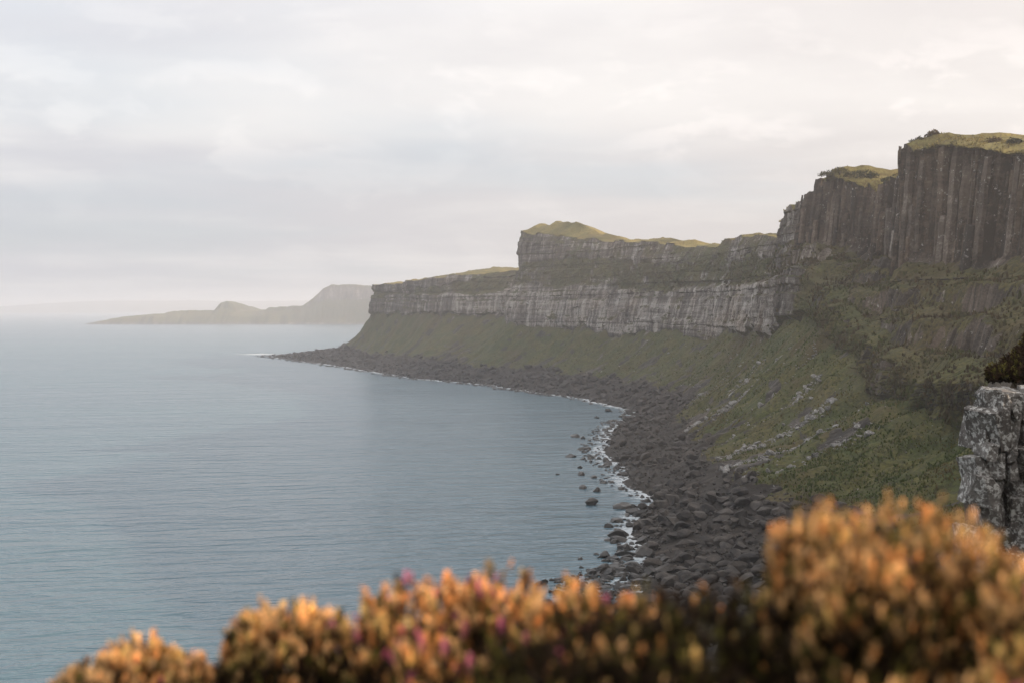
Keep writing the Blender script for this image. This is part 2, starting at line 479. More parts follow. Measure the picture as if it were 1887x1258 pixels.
def inland(dd, rise):
    p = LT.copy()
    p[:, :2] += idir * dd
    p[:, 2] += rise
    return p


LI1 = inland(15, inn[:, 2]); LI2 = inland(70, inn[:, 3]); LI3 = inland(400, inn[:, 3] - 6 - 45 * sst(kf, 11, 13))
# the lit grass shoulder behind the recess
bump_k = np.exp(-((kf - 32.0) / 0.75) ** 2)
LI2[:, 1] += bump_k * 70
levels = [LI3, LI2, LI1, LT, LC, LG, LF, LB, LS]
nrow = [4, 18, 14, 72, 58, 46, 70, 36]
rows, lev = [], []
for i, n in enumerate(nrow):
    for j in range(n):
        t = j / n
        if i == 6:      # talus: hollow profile
            tt = t
            p = levels[i] * (1 - tt) + levels[i + 1] * tt
            p[:, 2] -= 0.13 * (levels[i][:, 2] - levels[i + 1][:, 2]) * math.sin(math.pi * t)
        else:
            p = levels[i] * (1 - t) + levels[i + 1] * t
        rows.append(p); lev.append(i + t)
rows.append(levels[-1]); lev.append(8.0)
P = np.array(rows)                       # NR, NC, 3
lev = np.array(lev); NR = len(lev)
LV = np.repeat(lev[:, None], NC, 1)
KF = np.repeat(kf[None], NR, 0)
SS = np.repeat(s_arc[None], NR, 0)
Z = P[..., 2].copy()
tang = np.gradient(smooth(0.5 * LT + 0.5 * LF, 14)[:, :2], axis=0)
tang /= np.linalg.norm(tang, axis=1)[:, None] + 1e-9
nor = np.stack([-tang[:, 1], tang[:, 0]], -1)        # seaward
NEAR = np.repeat(near[None], NR, 0)
SS = SS + np.sum((P[..., :2] - LT[None, :, :2]) * tang[None], axis=2)      # true distance along the wall

rockw = sst(LV, 2.90, 3.0) * (1 - sst(LV, 5.9, 6.15))
tower = sst(KF, 10.5, 11.5) * (1 - sst(KF, 19.8, 21.0))
midc = sst(KF, 19.8, 21.0) * (1 - sst(KF, 31.5, 32.5))
headl = sst(KF, 31.5, 32.5)
colz = sst(LV, 2.90, 3.0) * (1 - sst(LV, 3.85, 4.1))            # upper columns
ledge = sst(LV, 3.95, 4.15) * (1 - sst(LV, 4.75, 4.95))         # planted ledges
low = sst(LV, 4.85, 5.0) * (1 - sst(LV, 5.9, 6.05))             # lower wall

th = 10.5
tq = (Z + 3.5 * fbm(SS / 30, 0.2, oct=3, seed=19)) / th
tf = tq - np.floor(tq)
terr = (sst(tf, 0.30, 0.62) - tf) * th * (0.35 + 0.65 * sst(fbm(SS / 22, Z / 14, oct=3, seed=20), -0.35, 0.2))
P[..., 2] += terr * ledge * tower
big = fbm(SS / 30, Z / 60, oct=4, seed=21) * (5.2 + 2.0 * midc)
wq = SS / 2.3 + 0.8 * fbm(SS / 14, Z / 150, oct=2, seed=22)
fq = wq - np.floor(wq)
colo = h2(wq, (Z + 40 * h1(wq, 3)) / 17, 23) * 1.5 + 0.75 * np.sqrt(np.clip(1 - (2 * fq - 1) ** 2, 0, 1))
wq2 = SS / 9.5 + 0.5 * fbm(SS / 30, Z / 160, oct=2, seed=24)
fq2 = wq2 - np.floor(wq2)
colb = h1(wq2, 25) * 5.6 - 3.6 * np.exp(-((np.minimum(fq2, 1 - fq2)) / 0.10) ** 2)
wq3 = SS / 5.2 + 0.7 * fbm(SS / 20, Z / 26, oct=2, seed=26)
fq3 = wq3 - np.floor(wq3)
flute = h2(wq3, (Z + 60 * h1(wq3, 8)) / 24, 27) * 2.6 + 0.6 * np.sqrt(np.clip(1 - (2 * fq3 - 1) ** 2, 0, 1))
zq = (Z + 1.6 * fbm(SS / 45, Z / 50, oct=2, seed=28)) / 3.4
strat = (h1(zq, 29) - 0.5) * 1.6
rough = fbm(SS / 3.0, Z / 3.0, oct=4, seed=30) * 0.9
disp = rockw * (big + rough) \
    + colz * tower * (colo * 1.25 + colb - 7.2) + colz * (1 - tower) * (flute * 0.7 + strat * 1.1) \
    + ledge * (tower * (colo * 0.9 - 1.0) + strat * 1.4 + fbm(SS / 8, Z / 8, oct=4, seed=31) * 2.6) \
    + low * (flute * 1.0 + strat * 0.9 + tower * colo * 1.2)
disp *= 0.25 + 0.75 * NEAR
slope = sst(LV, 5.95, 6.2) * (1 - sst(LV, 6.85, 7.2))
tt6 = LV - 6
gul = fbm(SS / 11 + 0.5 * fbm(SS / 20, tt6 * 3, oct=2, seed=33), tt6 * 0.9, oct=4, seed=32)
dzv = slope * (gul * 4.6 + fbm(P[..., 0] / 4.5, P[..., 1] / 4.5, oct=4, seed=34) * 1.3)
beach = sst(LV, 6.9, 7.1)
dzv += beach * fbm(P[..., 0] / 7, P[..., 1] / 7, oct=4, seed=35) * 0.9
top = 1 - sst(LV, 2.97, 3.03)
dzv += top * fbm(P[..., 0] / 13, P[..., 1] / 13, oct=5, seed=36) * 2.3 * sst(3 - LV, 0.0, 0.6) * NEAR
dzv += top * fbm(P[..., 0] / 3, P[..., 1] / 3, oct=4, seed=37) * 0.5 * NEAR
dzv *= 0.1 + 0.9 * NEAR
P[..., 0] += disp * nor[None, :, 0]
P[..., 1] += disp * nor[None, :, 1]
P[..., 2] += dzv

# vertex normals of the grid
du = np.gradient(P, axis=1); dv = np.gradient(P, axis=0)
nrm = np.cross(du, dv); nrm /= np.linalg.norm(nrm, axis=2)[..., None] + 1e-9
nz = np.abs(nrm[..., 2])

n_a = fbm(SS / 16, Z / 12, oct=5, seed=41)
n_b = fbm(SS / 5, Z / 5, oct=4, seed=42)
debris = fbm(SS / 7 + 0.6 * fbm(SS / 15, tt6 * 2, oct=2, seed=44), tt6 * 1.3, oct=4, seed=43)
veg = np.zeros_like(Z)
veg += top * 1.0
veg += colz * (0.10 + 0.16 * midc * sst(KF, 23, 25) + 0.5 * n_a + 0.35 * n_b + 0.55 * sst(nz, 0.35, 0.7) - 0.15 * tower)
veg += ledge * (0.56 + 0.55 * n_a + 0.25 * n_b + 0.25 * sst(nz, 0.2, 0.6) - 0.34 * tower * sst(0.45 - nz, 0.0, 0.2) + 0.24 * tower * sst(nz, 0.35, 0.6) + 0.05 * midc - 0.10 * sst(KF, 17.5, 18.5) * (1 - sst(KF, 20, 21)))
veg += low * (0.16 + 0.5 * n_a + 0.3 * n_b + 0.5 * sst(nz, 0.25, 0.55) + 0.32 * tower * (1 - sst(KF, 17.5, 20)) - 0.1 * midc)
veg += slope * (1.0 - 0.95 * sst(debris, 0.28, 0.52) * sst(tt6, 0.15, 0.6) - 0.8 * sst(tt6 + 0.30 * debris + 0.1 * n_a, 0.86, 0.98) - 0.75 * sst(fbm(SS / 9, tt6 * 7, oct=4, seed=49), 0.30, 0.46) * sst(KF, 11, 12))
veg /= np.clip(top + colz + ledge + low + slope, 0.3, None)
veg = np.where(LV > 7.02, -0.2, veg)
bandz = sst(fbm(SS / 60, Z / 3.2, oct=3, seed=45), 0.12, 0.4)
midp = sst(KF, 17.2, 21.5) * (1 - sst(KF, 31.5, 32.5))
pale = np.clip(0.30 + 0.50 * midp * (low + 0.5 * colz + 0.6 * ledge) + 0.3 * bandz * (1 - tower) + 0.10 * headl
               + 0.35 * tower * ledge * sst(KF, 17.5, 18.5) - 0.2 * tower * low * (1 - sst(KF, 17, 19)) + 0.5 * n_a * 0.5 - 0.25 * tower * colz, 0, 1)
pale = np.where(LV > 6.1, 0.0, pale); pale = np.where(LV > 6.95, -0.35, pale)  # dark shingle ground, also painting in the shade between boulders
brown = np.clip(0.2 * midc * rockw + tower * (0.75 * colz + 0.5 * ledge + 0.2 * low) + 0.25 * n_a + 0.35 * sst(fbm(P[..., 0] / 30, P[..., 1] / 30, Z / 20, oct=4, seed=47), 0.0, 0.5), 0, 1)
brown = np.where(LV > 6.9, 0.35, brown)
gold = np.clip(top * (0.45 + 0.7 * fbm(P[..., 0] / 18, P[..., 1] / 18, oct=3, seed=48)), 0, 1)
lichen = np.clip(colz * tower * 0.9 + ledge * tower * 0.7 + 0.25 * low, 0, 1)
beach_dark = beach

ATT = {'veg': veg, 'pale': pale, 'gold': gold, 'brown': brown, 'lichen': lichen}
SZ = np.stack([SS, Z, np.zeros_like(Z)], -1)


def patch(name, r0, r1, c0, c1, smooth_):
    """rows r0..r1, columns c0..c1 inclusive as one mesh object"""
    sub = P[r0:r1 + 1, c0:c1 + 1]
    nr, nc = sub.shape[:2]
    idx = np.arange(nr * nc).reshape(nr, nc)
    f = np.stack([idx[:-1, :-1], idx[1:, :-1], idx[1:, 1:], idx[:-1, 1:]], -1).reshape(-1, 4)
    at = {k: ('FLOAT', v[r0:r1 + 1, c0:c1 + 1]) for k, v in ATT.items()}
    at['sz'] = ('FLOAT_VECTOR', SZ[r0:r1 + 1, c0:c1 + 1])
    return obj(name, mesh_data(name, sub.reshape(-1, 3), f, at, smooth_), M_TERR)


def rowat(v): return int(np.argmin(np.abs(lev - v)))
def colat(k): return int(np.argmin(np.abs(kf - k)))


rT, rF, rB = rowat(3.0), rowat(6.0), rowat(7.0)
c_n, c_m, c_k, c_e = colat(10.8), colat(22.6), colat(29.7), NC - 1
top_land = tag(patch('clifftop_moor', 0, rT, 0, c_e, True), 'grassy moorland on top of the sea cliffs', kind='structure')
near_face = tag(patch('cliff', rT, rF, 0, c_n, False), 'dark cliff dropping from the heather edge', kind='structure')
tower_cliff = tag(patch('cliff', rT, rF, c_n, c_m, False), 'dark brown columnar cliff with tall buttresses and planted ledges', kind='structure')
mid_cliff = tag(patch('cliff', rT, rF, c_m, c_k, False), 'pale streaked layered cliff ending in a flat knob', kind='structure')
head_cliff = tag(patch('cliff', rT, rF, c_k, c_e, False), 'low dark headland cliff beyond the knob', kind='structure')
slope_o = tag(patch('grass_slope', rF, rB, 0, c_e, True), 'steep green slope below the cliffs with stone streaks', kind='structure')
beach_o = tag(patch('beach', rB, NR - 1, 0, c_e, True), 'dark boulder beach along the bay', kind='structure')

# ------------------------------------------------------------------ basalt columns on the two towers
def basalt_column(c, w_, zlo, ztop, seed, proud=0.0):
    """one irregular five-to-seven sided prism with broken courses"""
    r = random.Random(seed)
    base = LC[c] * 0 + 0
    ns = r.choice((5, 6, 6, 7))
    rr = rowat(3.5)
    nvec = nor[c]
    sx = np.array(tang[c])
    nl = 9
    vs, fs = [], []
    ang0 = r.uniform(0, 6.28)
    off_ = r.uniform(-0.6, 1.0) + proud
    rad = [w_ * r.uniform(0.48, 0.68) for _ in range(ns)]
    wob = r.uniform(-0.2, 0.2)
    rws = np.where((lev >= 3.0) & (lev < 4.0))[0]                  # straight line through the wall behind
    fit = np.polyfit(P[rws, c, 2], (P[rws, c, :2] - P[rT, c, :2]) @ nvec, 1)
    fit = (float(np.clip(fit[0], -0.12, 0.05)), 0.0)
    fit = (fit[0], float(np.mean((P[rws, c, :2] - P[rT, c, :2]) @ nvec - fit[0] * P[rws, c, 2])))
    for i in range(nl + 1):
        t = i / nl
        z = zlo + (ztop - zlo) * t
        ctr = P[rT, c, :2] + nvec * (fit[0] * z + fit[1] + 0.22 * w_ + off_ + r.uniform(-0.14, 0.16))
        ctr = ctr + sx * (wob * math.sin(t * 3.0))
        q = 1.0 + r.uniform(-0.12, 0.10) - (0.14 if i == nl else 0)
        for j in range(ns):
            a = ang0 + j / ns * 2 * math.pi
            vs.append((ctr[0] + math.cos(a) * rad[j] * q, ctr[1] + math.sin(a) * rad[j] * q, z + (r.uniform(-0.5, 0.5) if i == nl else 0)))
    tri = []
    for i in range(nl):
        for j in range(ns):
            a, b = i * ns + j, i * ns + (j + 1) % ns
            tri += [(a, b, b + ns), (a, b + ns, a + ns)]
    for j in range(1, ns - 1):
        tri.append((nl * ns, nl * ns + j, nl * ns + j + 1))
    v = np.array(vs)
    n = len(v)
    sarr = np.full(n, s_arc[c]) + np.array([r.uniform(-.6, .6) for _ in range(n)])
    lic = np.clip(0.25 + 1.0 * (v[:, 2] - zlo) / (ztop - zlo), 0, 1)
    me = mesh_data('basalt_column', v, tri, {
        'veg': ('FLOAT', np.where(v[:, 2] > ztop - 1.0, 0.3, -0.15)), 'pale': ('FLOAT', np.full(n, -0.15 + 0.75 * r.random())), 'gold': ('FLOAT', np.zeros(n)),
        'brown': ('FLOAT', np.full(n, r.uniform(0.35, 1.0))), 'lichen': ('FLOAT', lic), 'sz': ('FLOAT_VECTOR', np.stack([sarr, v[:, 2], np.full(n, seed * 3.1)], -1))})
    return obj('basalt_column', me, M_TERR, tower_cliff)


cseed = 0
for k0, k1 in ((12.3, 14.25), (14.9, 16.3), (17.6, 20.3)):
    c = colat(k0)
    while c < colat(k1):
        wd = random.choice((0.9, 1.2, 1.5, 1.8, 2.1, 2.6, 3.2)) * random.uniform(0.9, 1.1)
        zt = P[rT, c, 2] - random.choice((0.2, 0.5, 1.0, 2.5, 5.0, 9.0)) * random.random()
        zb = LC[c, 2] + random.uniform(-3, 4)
        if random.random() < 0.26:
            zt = zb + (zt - zb) * random.uniform(0.35, 0.8)
        cseed += 1
        basalt_column(c, wd, zb, zt, cseed)
        if random.random() < 0.35:
            cseed += 1
            basalt_column(min(c + 2, NC - 1), wd * 0.8, zb - 3, zb + (zt - zb) * random.uniform(0.08, 0.55), cseed, 1.1)
        target = s_arc[c] + wd * random.uniform(0.7, 1.0)
        while c < NC - 1 and s_arc[c] < target: c += 1

# ------------------------------------------------------------------ rock prototypes
def ico(sub):
    bm = bmesh.new()
    bmesh.ops.create_icosphere(bm, subdivisions=sub, radius=1.0)
    v = np.array([q.co for q in bm.verts]); f = np.array([[l.index for l in q.verts] for q in bm.faces])
    bm.free()
    return v, f


ICO = {k: ico(k) for k in (1, 2, 3)}


def chisel(sub, seed, planes=9, sq=(1.0, 0.8, 0.62)):
    r = np.random.default_rng(seed)
    v, f = ICO[sub]
    v = v.copy()
    for _ in range(planes):
        n = r.normal(size=3); n /= np.linalg.norm(n)
        d = r.uniform(0.40, 0.80)
        h = v @ n - d
        v -= np.where(h > 0, h, 0)[:, None] * n
    v *= 1 + 0.07 * vn(v[:, 0] * 3 + seed, v[:, 1] * 3, v[:, 2] * 3, seed)[:, None]
    v *= np.array(sq) * r.uniform(0.85, 1.15, 3)
    return v, f


PRO3 = [chisel(3, i, 11) for i in range(14)]
PRO2 = [chisel(2, 40 + i, 8) for i in range(16)]
PRO1 = [chisel(1, 80 + i, 4) for i in range(16)]


def rotz(a):
    c_, s_ = np.cos(a), np.sin(a)
    return np.array([[c_, -s_, 0], [s_, c_, 0], [0, 0, 1]])


def randrot(r, tilt=0.35):
    a, b = r.normal(0, tilt, 2)
    rx = np.array([[1, 0, 0], [0, math.cos(a), -math.sin(a)], [0, math.sin(a), math.cos(a)]])
    ry = np.array([[math.cos(b), 0, math.sin(b)], [0, 1, 0], [-math.sin(b), 0, math.cos(b)]])
    return rotz(r.uniform(0, 6.28)) @ rx @ ry


def merged_rocks(name, recs, protos, mat):
    vs, fs, off = [], [], 0
    r = np.random.default_rng(len(recs))
    for p, s in recs:
        v, f = protos[r.integers(len(protos))]
        q = (v * s) @ randrot(r).T + p
        vs.append(q); fs.append(f + off); off += len(v)
    return obj(name, mesh_data(name, np.concatenate(vs), np.concatenate(fs)), mat)


def visible_px(p):
    x, y = to_px(p)
    return (x > -20) & (x < 1907) & (y < 1075) & (p[..., 1] > 1)


def sample_grid(n, l0, l1, k0, k1, r):
    """random points on the lofted surface"""
    u = r.uniform(k0, k1, n); v = r.uniform(l0, l1, n)
    ci = np.searchsorted(kf, u).clip(0, NC - 1); ri = np.searchsorted(lev, v).clip(0, NR - 1)
    return P[ri, ci].copy(), ri, ci


# beach boulders: density even in plan
r = np.random.default_rng(11)
rec_p, rec_s, rec_w = [], [], []
cc = np.arange(colat(6.0), colat(34.0))
wts = np.gradient(s_arc)[cc] * np.linalg.norm((LB - LS)[cc, :2], axis=1)
dcol = np.linalg.norm(LB[cc, :2], axis=1)
wts = wts * np.where(dcol < 700, 1.0, 0.42)
wts /= wts.sum()
NB = 16500
ci = r.choice(cc, NB, p=wts)
lv = 7.0 + r.uniform(-0.10, 0.98, NB)
ri = np.searchsorted(lev, lv).clip(0, NR - 1)
pts = P[ri, ci] + np.concatenate([r.normal(0, 0.8, (NB, 2)), np.zeros((NB, 1))], 1)
d_ = np.linalg.norm(pts[:, :2], axis=1)
size = np.clip(0.36 * r.pareto(1.6, NB) + 0.36, 0.36, 2.9) * np.where(d_ > 700, 1.3, 0.86)
inw = pts[:, 2] < -0.3
keep = ~inw | (r.random(NB) < 0.5)
size = np.where(inw, np.clip(size * 1.25, 0.8, 2.5), size)
pts[:, 2] = np.where(inw, -0.15 * size + 0.1, pts[:, 2] + 0.25 * size)
pts, size, inw, d_ = pts[keep], size[keep], inw[keep], d_[keep]
# scattered rocks further out in the surf
for (bx, by, bs) in ((1060, 805, 2.6), (1075, 808, 1.3), (1085, 812, 1.0), (1052, 841, 2.2), (1074, 846, 1.2), (1090, 843, 1.4), (1068, 862, 1.0), (1070, 875, 1.4), (1092, 880, 1.2),
                     (1074, 900, 1.1), (1100, 905, 1.3), (1090, 929, 2.0), (1150, 935, 2.6), (1165, 945, 2.4), (1134, 961, 2.1), (1121, 971, 1.2), (1144, 987, 2.7), (1134, 1000, 1.2),
                     (1118, 1026, 1.5), (1148, 1022, 2.3), (1155, 1010, 1.9), (1070, 1030, 0.8), (1028, 874, 0.8), (1135, 1045, 1.5), (1150, 1060, 1.6), (1168, 970, 1.6), (1108, 860, 1.2), (1180, 1000, 1.7), (1100, 770, 1.6), (1122, 758, 2.2), (1145, 768, 1.6)):
    p = px(bx, by, EYE * FPX / (by - HZ)); bs *= 1.3; p[2] = 0.06 * bs
    pts = np.vstack([pts, p]); size = np.append(size, bs); inw = np.append(inw, True); d_ = np.append(d_, p[1])
order = np.argsort(-(size / d_) * visible_px(pts))
lead = order[:300]
rest = order[300:]
proto_me = []
for v, f in PRO3:
    me = mesh_data('boulder', v, f); me.materials.append(M_BOUL); proto_me.append(me)
for i in lead:
    o = obj('boulder', proto_me[r.integers(len(proto_me))])
    o.location = pts[i]
    o.rotation_euler = (r.normal(0, 0.25), r.normal(0, 0.25), r.uniform(0, 6.28))
    o.scale = (size[i],) * 3
    if inw[i]:
        tag(o, 'dark brown boulder standing in the shallow surf off the beach', 'boulder', 'boulders standing in the surf')
    else:
        zone = 'below the columnar buttresses' if d_[i] < 640 else 'below the pale streaked cliff'
        if pts[i, 2] < 1.6:
            tag(o, 'dark boulder wetted by surf at the beach edge ' + zone, 'boulder', 'boulders at the surf edge ' + zone)
        elif pts[i, 2] > 5.8:
            tag(o, 'large boulder at the beach top against the green slope ' + zone, 'boulder', 'boulders at the top of the beach ' + zone)
        else:
            tag(o, 'large dark boulder midway up the stony beach ' + zone, 'boulder', 'boulders midway up the beach ' + zone)
nearm = (d_[rest] < 640) & (size[rest] > 0.6)
b1 = merged_rocks('beach_stones', [(pts[i], size[i]) for i in rest[nearm]], PRO2, M_BOUL)
b2 = merged_rocks('beach_stones', [(pts[i], size[i]) for i in rest[~nearm]], PRO1, M_BOUL)
tag(b1, 'mass of smaller dark stones covering the beach below the green slope', 'stones', kind='stuff')
tag(b2, 'mass of small brown stones along the beach under the pale cliff', 'stones', kind='stuff')

# pale stone streaks running down the green slope
r = np.random.default_rng(12)
sp, ssz = [], []
streaks = [(12.75, 13.1, 0.25, 0.98, 120), (13.3, 13.5, 0.12, 0.95, 420), (13.9, 14.15, 0.2, 0.9, 300), (14.7, 14.9, 0.2, 0.95, 300), (15.6, 15.85, 0.12, 0.97, 420), (17.0, 17.3, 0.15, 1.0, 420), (18.9, 19.3, 0.3, 0.95, 160), (21.5, 21.9, 0.3, 0.95, 90)]
lab = []
names = ['nearest the lichen outcrop', 'under the dark lower rock band', 'under the middle of the tallest buttress', 'under the seaward corner of the tallest buttress', 'below the narrow column cluster', 'below the gully between the buttresses', 'below the rounded second buttress', 'below the stepped ridge']
names[0] = 'beside the lichen outcrop'
for (k0, k1, t0, t1, n), nm in zip(streaks, names):
    tq = r.uniform(t0, t1, n)
    kq = (k0 + k1) / 2 + (tq - 0.5) * 0.12 + r.normal(0, (k1 - k0) * 0.22, n)
    c_i = np.searchsorted(kf, kq).clip(0, NC - 1); r_i = np.searchsorted(lev, 6 + tq).clip(0, NR - 1)
    lab += [(q_, nm) for q_ in range(n)]
    sp.append(P[r_i, c_i]); ssz.append(np.clip(0.32 * r.pareto(2.2, n) + 0.30, 0.3, 1.9))
n = 420
q, _, _ = sample_grid(n, 6.1, 7.0, 12, 27, r)
sp.append(q); ssz.append(np.clip(0.22 * r.pareto(2.6, n) + 0.25, 0.25, 1.2))
sp = np.concatenate(sp); ssz = np.concatenate(ssz)
sp[:, 2] += 0.15 * ssz
o_ = np.argsort(-(ssz / sp[:, 1]) * visible_px(sp))
proto_st = []
for v, f in [chisel(2, 200 + i, 9) for i in range(10)]:
    me = mesh_data('fallen_rock', v, f); me.materials.append(M_STONE); proto_st.append(me)
for i in o_[:280]:
    o = obj('fallen_rock', proto_st[r.integers(len(proto_st))])
    o.location = sp[i]; o.scale = (ssz[i],) * 3
    o.rotation_euler = (r.normal(0, 0.4), r.normal(0, 0.4), r.uniform(0, 6.28))
    if i < len(lab):
        tag(o, 'pale rock in the slope stone streak ' + lab[i][1], 'rock', 'stone streak ' + lab[i][1])
    else:
        tag(o, 'pale grey rock lying alone on the green slope between the stone streaks', 'rock', 'lone pale rocks on the green slope')
st = merged_rocks('scree', [(sp[i], ssz[i]) for i in o_[280:]], PRO1, M_STONE)
tag(st, 'scattered small pale scree on the green slope', 'scree', kind='stuff')

# ------------------------------------------------------------------ surf and foam along the waterline
wl = []
for c_ in range(c_n, colat(33.9), 2):
    colz_ = P[rB:, c_, 2]
    j = int(np.argmax(colz_ < 0)) if (colz_ < 0).any() else len(colz_) - 1
    wl.append((P[rB + j, c_, :2], (LS - LB)[c_, :2] / np.linalg.norm((LS - LB)[c_, :2]), c_))
wp = np.array([q[0] for q in wl]); wd_ = smooth(np.array([q[1] for q in wl]), 8)
wp = smooth(wp, 2.0)
offs = np.linspace(-11, 12, 18)
V, A = [], []
ws = s_arc[[q[2] for q in wl]]
amp = 0.55 + 0.45 * fbm(ws / 30, 0.5, oct=3, seed=51)
amp = amp * np.interp(wp[:, 1], [250, 650, 900, 1600], [1.0, 1.0, 1.5, 1.6])
wdt = np.interp(wp[:, 1], [250, 500, 700, 1300, 1600], [1.15, 1.3, 1.0, 0.85, 1.5])
for i in range(len(wp)):
    for k_, of in enumerate(offs):
        V.append((wp[i, 0] + wd_[i, 0] * of * wdt[i], wp[i, 1] + wd_[i, 1] * of * wdt[i], 0.03))
        A.append(np.clip(1.0 - max(of, 0) / 11.0, 0, 1) * (0.45 + 0.75 * amp[i]) * (0 if k_ == len(offs) - 1 else 1))
n_ = len(offs)
idx = np.arange(len(V)).reshape(-1, n_)
fq_ = np.stack([idx[:-1, :-1], idx[1:, :-1], idx[1:, 1:], idx[:-1, 1:]], -1).reshape(-1, 4)
foam = obj('surf_foam', mesh_data('surf_foam', V, fq_, {'foam': ('FLOAT', A)}), M_FOAM)
tag(foam, 'white surf foam washing along the boulder beach', 'foam', kind='stuff')


def foam_patch(cx_, cy_, lx, ly, k, label):
    gx, gy = np.meshgrid(np.linspace(-1, 1, 24), np.linspace(-1, 1, 12), indexing='ij')
    rr = np.sqrt(gx ** 2 + gy ** 2)
    v = np.stack([cx_ + gx * lx, cy_ + gy * ly, np.full_like(gx, 0.05)], -1).reshape(-1, 3)
    i_ = np.arange(24 * 12).reshape(24, 12)
    f = np.stack([i_[:-1, :-1], i_[1:, :-1], i_[1:, 1:], i_[:-1, 1:]], -1).reshape(-1, 4)
    tag(obj('surf_foam', mesh_data('surf_foam', v, f, {'foam': ('FLOAT', (k * np.clip(1 - rr, 0, 1)).ravel() - 0.3)}), M_FOAM), label, 'foam', kind='stuff')


foam_patch(-300, 1690, 60, 60, 1.35, 'white breakers at the tip of the rocky point')
foam_patch(-555, 1960, 30, 12, 1.4, 'small whitecap out on the open water')

# ------------------------------------------------------------------ far peninsula and the hills beyond
sil = [(140, 599), (152, 597), (170, 592), (200, 586), (250, 580), (295, 577), (300, 574), (340, 572), (388, 571), (395, 561), (401, 557), (410, 555), (418, 558), (429, 571), (445, 573), (480, 571), (492, 566),
       (550, 563), (575, 546), (592, 531), (606, 525), (640, 524), (680, 527), (700, 531), (760, 534), (900, 545), (1000, 552)]
D0 = 4640.0
xs = np.linspace(140, 1000, 520)
hs = np.interp(xs, [a for a, b in sil], [b for a, b in sil])
depth = np.concatenate([np.linspace(0, 60, 14), np.linspace(68, 420, 40), np.linspace(440, 900, 8)])
XX, DD = np.meshgrid(xs, depth, indexing='ij')
HH = np.repeat(hs[:, None], len(depth), 1)
topz = np.maximum(EYE + (HZ - HH) / FPX * (D0 + 190), 0)
shore = 55 * fbm(XX / 35, 0.4, oct=4, seed=61) + np.interp(XX, [140, 400, 560, 640, 720], [25, 15, 30, -40, -120])
t_ = (DD - 20 - shore * 0.6)
lowz = np.minimum(topz, 34 + 6 * fbm(XX / 40, 0.9, oct=3, seed=62))
z1 = lowz * sst(t_, 0, 70) * 0.8
z2 = lowz * 0.2 * sst(t_, 60, 120) + np.maximum(topz - lowz, 0) * (0.45 * sst(t_, 40, 110) + 0.55 * sst(t_, 105, 135))
zz = z1 + z2 + sst(t_, 10, 60) * 4 * fbm(XX / 10, DD / 60, oct=4, seed=63) * np.minimum(topz / 30, 1)
zz = np.where(DD > 300, zz - (DD - 300) * 0.05, zz) - 1.5
wx = (XX - CX) / FPX * (D0 + 100)
V = np.stack([wx, D0 + DD, zz], -1)
idx = np.arange(V.shape[0] * V.shape[1]).reshape(V.shape[:2])
f = np.stack([idx[:-1, :-1], idx[:-1, 1:], idx[1:, 1:], idx[1:, :-1]], -1)[:, :, ::-1].reshape(-1, 4)
du = np.gradient(V, axis=0); dv = np.gradient(V, axis=1)
nn = np.cross(du, dv); nzz = np.abs(nn[..., 2]) / (np.linalg.norm(nn, axis=2) + 1e-9)
vg = 0.15 + 0.9 * sst(nzz, 0.35, 0.75) + 0.3 * fbm(XX / 12, DD / 30, oct=3, seed=64)
vg = np.where(zz < 6, -0.1, vg)
fl = {'veg': vg, 'pale': np.full_like(vg, 0.35), 'gold': 0.2 * sst(nzz, 0.8, 0.97), 'brown': 0.5 * sst(zz, 70, 110), 'lichen': np.zeros_like(vg)}
at = {k: ('FLOAT', v.ravel()) for k, v in fl.items()}
at['sz'] = ('FLOAT_VECTOR', np.stack([wx * 0.3, zz, zz * 0], -1))
pen = obj('peninsula', mesh_data('peninsula', V.reshape(-1, 3), f, at, True), M_TERR)
tag(pen, 'low green peninsula with a round knoll and flat topped hill across the water', kind='structure')

xs = np.linspace(-400, 1300, 160)
hp = 554 + 5 * fbm(xs / 220, 0.2, oct=4, seed=71) + 22 * sst(np.abs(xs - 420), 250, 700)
dpt = np.linspace(0, 2400, 12)
XX, DD = np.meshgrid(xs, dpt, indexing='ij')
ZZ = (EYE + (HZ - np.repeat(hp[:, None], 12, 1)) / FPX * 16000) * np.sin(np.clip(DD / 2400, 0, 1) * math.pi) ** 0.7 - 2
ZZ = np.clip(ZZ, -2, 100000)
V = np.stack([(XX - CX) / FPX * 15000, 14800 + DD, ZZ], -1)
idx = np.arange(V.shape[0] * 12).reshape(-1, 12)
f = np.stack([idx[:-1, :-1], idx[1:, :-1], idx[1:, 1:], idx[:-1, 1:]], -1).reshape(-1, 4)
nV = V.shape[0] * 12
at = {k: ('FLOAT', np.full(nV, q)) for k, q in (('veg', 1.0), ('pale', .3), ('gold', 0), ('brown', .3), ('lichen', 0))}
at['sz'] = ('FLOAT_VECTOR', np.zeros((nV, 3)))
hl = obj('hills', mesh_data('hills', V.reshape(-1, 3), f, at, True), M_TERR)
tag(hl, 'faint hills fading into the haze beyond the peninsula', kind='structure')

